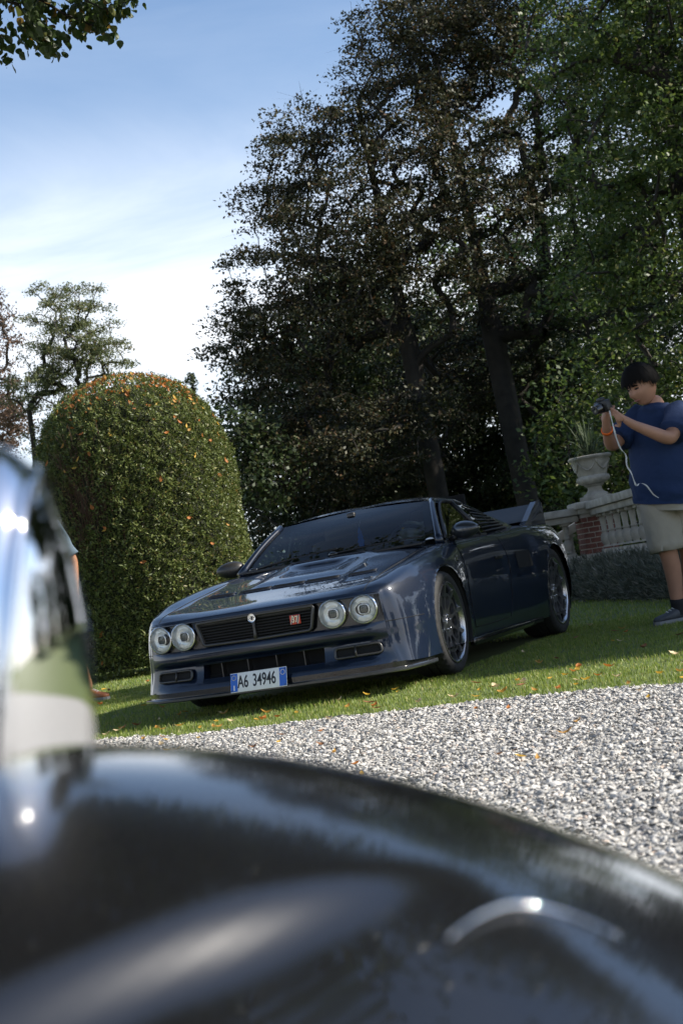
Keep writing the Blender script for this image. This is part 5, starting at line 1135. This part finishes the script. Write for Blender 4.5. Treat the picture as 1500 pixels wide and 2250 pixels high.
sv = unit(J2['lsh']-J2['rsh']); fv = unit(np.cross(sv, U0_)); J_old = J; J = J2
m_tee2 = mat('blue_grey_tee', (.13, .19, .25), .85, bump=.4, bscale=22)
b = MB(); rings = [ring(J['pelvis'], .19, .14, -.02), ring(J['pelvis'], .19, .14, .08), ring(J['spine'], .185, .13, .03), ring(J['chest'], .19, .125, .0), ring(J['chest'], .17, .11, .08), ring(J['neck'], .10, .08, -.005), ring(J['neck'], .068, .066, .02), ring(J['neck'], .064, .062, .012)]; b.grid(loft(crom(np.array(rings), 3), 32, .01, 5))
for sh_, el_ in (('lsh', 'lel'), ('rsh', 'rel')):
    s0, e0 = J[sh_], J[el_]; d = e0-s0; inn = s0-(s0-J['chest'])*.45; q = along([inn, s0+U0_*.01, s0+d*.3, s0+d*.6, s0+d*.85, s0+d*.83], [.085, .080, .074, .072, .072, .06], 18, .002, 5); b.add(q.v, q.f)
crease(b.build('tee_shirt', m_tee2, p2, fix=True), .012, (6, 6, 10))
b = MB(); rings = [ring(J['pelvis'], .18, .135, .03), ring(J['pelvis'], .185, .14, -.05), ring(J['pelvis'], .18, .135, -.1)]; b.grid(loft(crom(np.array(rings), 3), 28, .005, 4))
for hp, kn in (('rhip', 'rkn'), ('lhip', 'lkn')):
    h0, k0 = J[hp]+U0_*.03, J[kn]; d = k0-h0; q = along([h0, h0+d*.3, h0+d*.6, h0+d*.95, h0+d*.94], [.10, .105, .10, .098, .08], 20, .003, 6); b.add(q.v, q.f)
b.build('shorts', mat('dark_shorts', (.03, .035, .05), .85, bump=.4, bscale=20), p2, fix=True)
m_bshoe = mat('brown_leather', (.32, .11, .035), .5)
shoe(p2, J['ran'], J['ran']+R0_*.2-F0_*.15, m=m_bshoe); shoe(p2, J['lan'], J['lan']+R0_*.2-F0_*.15, m=m_bshoe)
# ------------------------------------------------------------------ black vintage car in the foreground: wing, bonnet side, chrome headlamp
m_bpaint = mat('black_paint', (.006, .006, .007), .22, coat=1., coat_rough=.015)
m_chrome2 = mat('polished_chrome', (.86, .86, .87), .035, metal=1.)
VO = np.array([CAM[0], CAM[1], 0.]); VA, VB = R0_, F0_
def vw(a, b_, c): return VO+VA*a+VB*b_+np.array([0, 0, c])
vint = thing('vintage_car', 'black vintage car with rounded front wing and large chrome headlamp beside the gravel', 'car', tuple(VO+VB*.8))
def vl(P): return [tuple(np.array(p)-(VO+VB*.8)) for p in P]
def wing_h(b_): return .585-.9*(b_-.72)**2-(.55*max(0, b_-.95)**1.8)
def wing_pt(a, b_):
    q = a+.246; c = wing_h(b_)
    if q >= 0: z = c-q*q/1.22-(1.4*max(0, q-.42)**2)
    else: z = c-(q*q)*1.05+1.9*max(0, -q-.20)**2
    s_, t_ = (a+.139)*.774+(b_-.475)*.632, (a+.139)*.632-(b_-.475)*.774      # diagonal rolled edge, shaped so the near flank mirrors a bright streak
    z -= .016*float(sstep(-.006, .016, t_))*(1-float(sstep(.08, .22, s_)))
    return z
aa = np.concatenate([np.linspace(-.62, .30, 150)]); bb = np.concatenate([np.linspace(.18, 1.28, 170)])
g = [[vw(a, b_, wing_pt(a, b_)) for a in aa] for b_ in bb]
# outer skirt of the wing turns down
for i, b_ in enumerate(bb):
    z0 = wing_pt(.30, b_)
    g[i] += [vw(.30+.05*math.sin(t), b_, z0-.04*(1-math.cos(t))-.12*t) for t in np.linspace(.2, 1.5, 8)]
b = MB(); b.grid(g); b.v = vl(b.v); wg = b.build('front_wing', m_bpaint, vint, fix=True); md = wg.modifiers.new('t', 'SOLIDIFY'); md.thickness = .012; md.offset = -1
# bonnet side rising to the left of the wing
b = MB(); b.grid([[vw(-.62-.01-.30*q, b_, wing_pt(-.62, b_)+.30*math.sin(q*PI/2)) for q in np.linspace(0, 1, 12)] for b_ in np.linspace(.0, .62, 20)]); b.v = vl(b.v); b.build('bonnet_side', m_bpaint, vint, fix=True)
# front wheel under the wing
b = MB(); c = vw(-.10, .74, .255); b.lathe([(.15, -.05), (.21, -.065), (.245, -.055), (.255, -.02), (.255, .02), (.245, .055), (.21, .065), (.15, .05), (.0001, .05)], (0, 0, 0), 'x', 40, R=rotz(-YAW)); b.v = vl([np.array(p)+c for p in b.v]); b.build('tyre', m_tyre, vint)
# headlamp: big bullet shell seen from behind with rim and ridge
LC = dep(-18, 1640, .75)
hs = bpy.data.objects.new('headlamp', None); COL.objects.link(hs); hs.parent = vint
ru = CU*1.0; Rl = np.stack([CR, CF, CU], 1)@roty(-.02)
Rl = np.stack([VA, VB, U0_], 1)@roty(.16)       # lamp axis lies across the view, tilted a little on its stalk
def lw(P): return vl([LC+Rl@(np.array(p)*np.array([1, .48, 1])) for p in P])
b = MB(); b.lathe([(max(1e-4, .162*math.sin(t)), .054*math.cos(t)) for t in np.linspace(0, PI/2, 26)]+[(.164, -.02), (.162, -.04), (.15, -.10), (.12, -.16), (.07, -.20), (.0001, -.215)], (0, 0, 0), 'x', 72); b.v = lw(b.v); b.build('lamp_shell', m_chrome2, hs)
b = MB(); b.lathe([(.1480, .018), (.1515, .022), (.1490, .027), (.142, .0275)], (0, 0, 0), 'x', 72); b.v = lw(b.v); b.build('lamp_rim', m_chrome2, hs)
b = MB(); b.tube([LC+np.array([0, 0, -.15])-VA*.05, LC+np.array([0, 0, -.24])-VA*.07], [.03, .05], 12); b.v = vl(b.v); b.build('lamp_stem', m_chrome2, hs)
# chrome bead along the wing's near flank
b = MB(); P = [vw(a, b_, wing_pt(a, b_)+.003) for a, b_ in crom([(.014, .546), (.029, .564), (.045, .578), (.065, .583), (.084, .579)], 6)]; b.tube(P, np.interp(np.arange(25), [0, 10, 16, 24], [.0005, .0013, .0009, .0002]), 8); b.v = vl(b.v); b.build('chrome_bead', m_chrome2, vint)

# unseen scuttle and door of the same car, added to darken the lamp's reflection
b = MB(); b.box((0, 0, 0), (1.5, 2.6, .78), bev=.11); b.v = [vw(-1.02+p[0], -1.55+p[1], .62+p[2]) for p in b.v]; b.v = vl(b.v); b.build('body_shell', m_bpaint, vint)
b = MB(); b.tube([vw(-1.70, -.62, .98), vw(-1.62, -.74, 1.34), vw(-.42, -.74, 1.34), vw(-.34, -.62, .98)], .018, 8); b.v = vl(b.v); b.build('windscreen_frame', m_chrome2, vint)
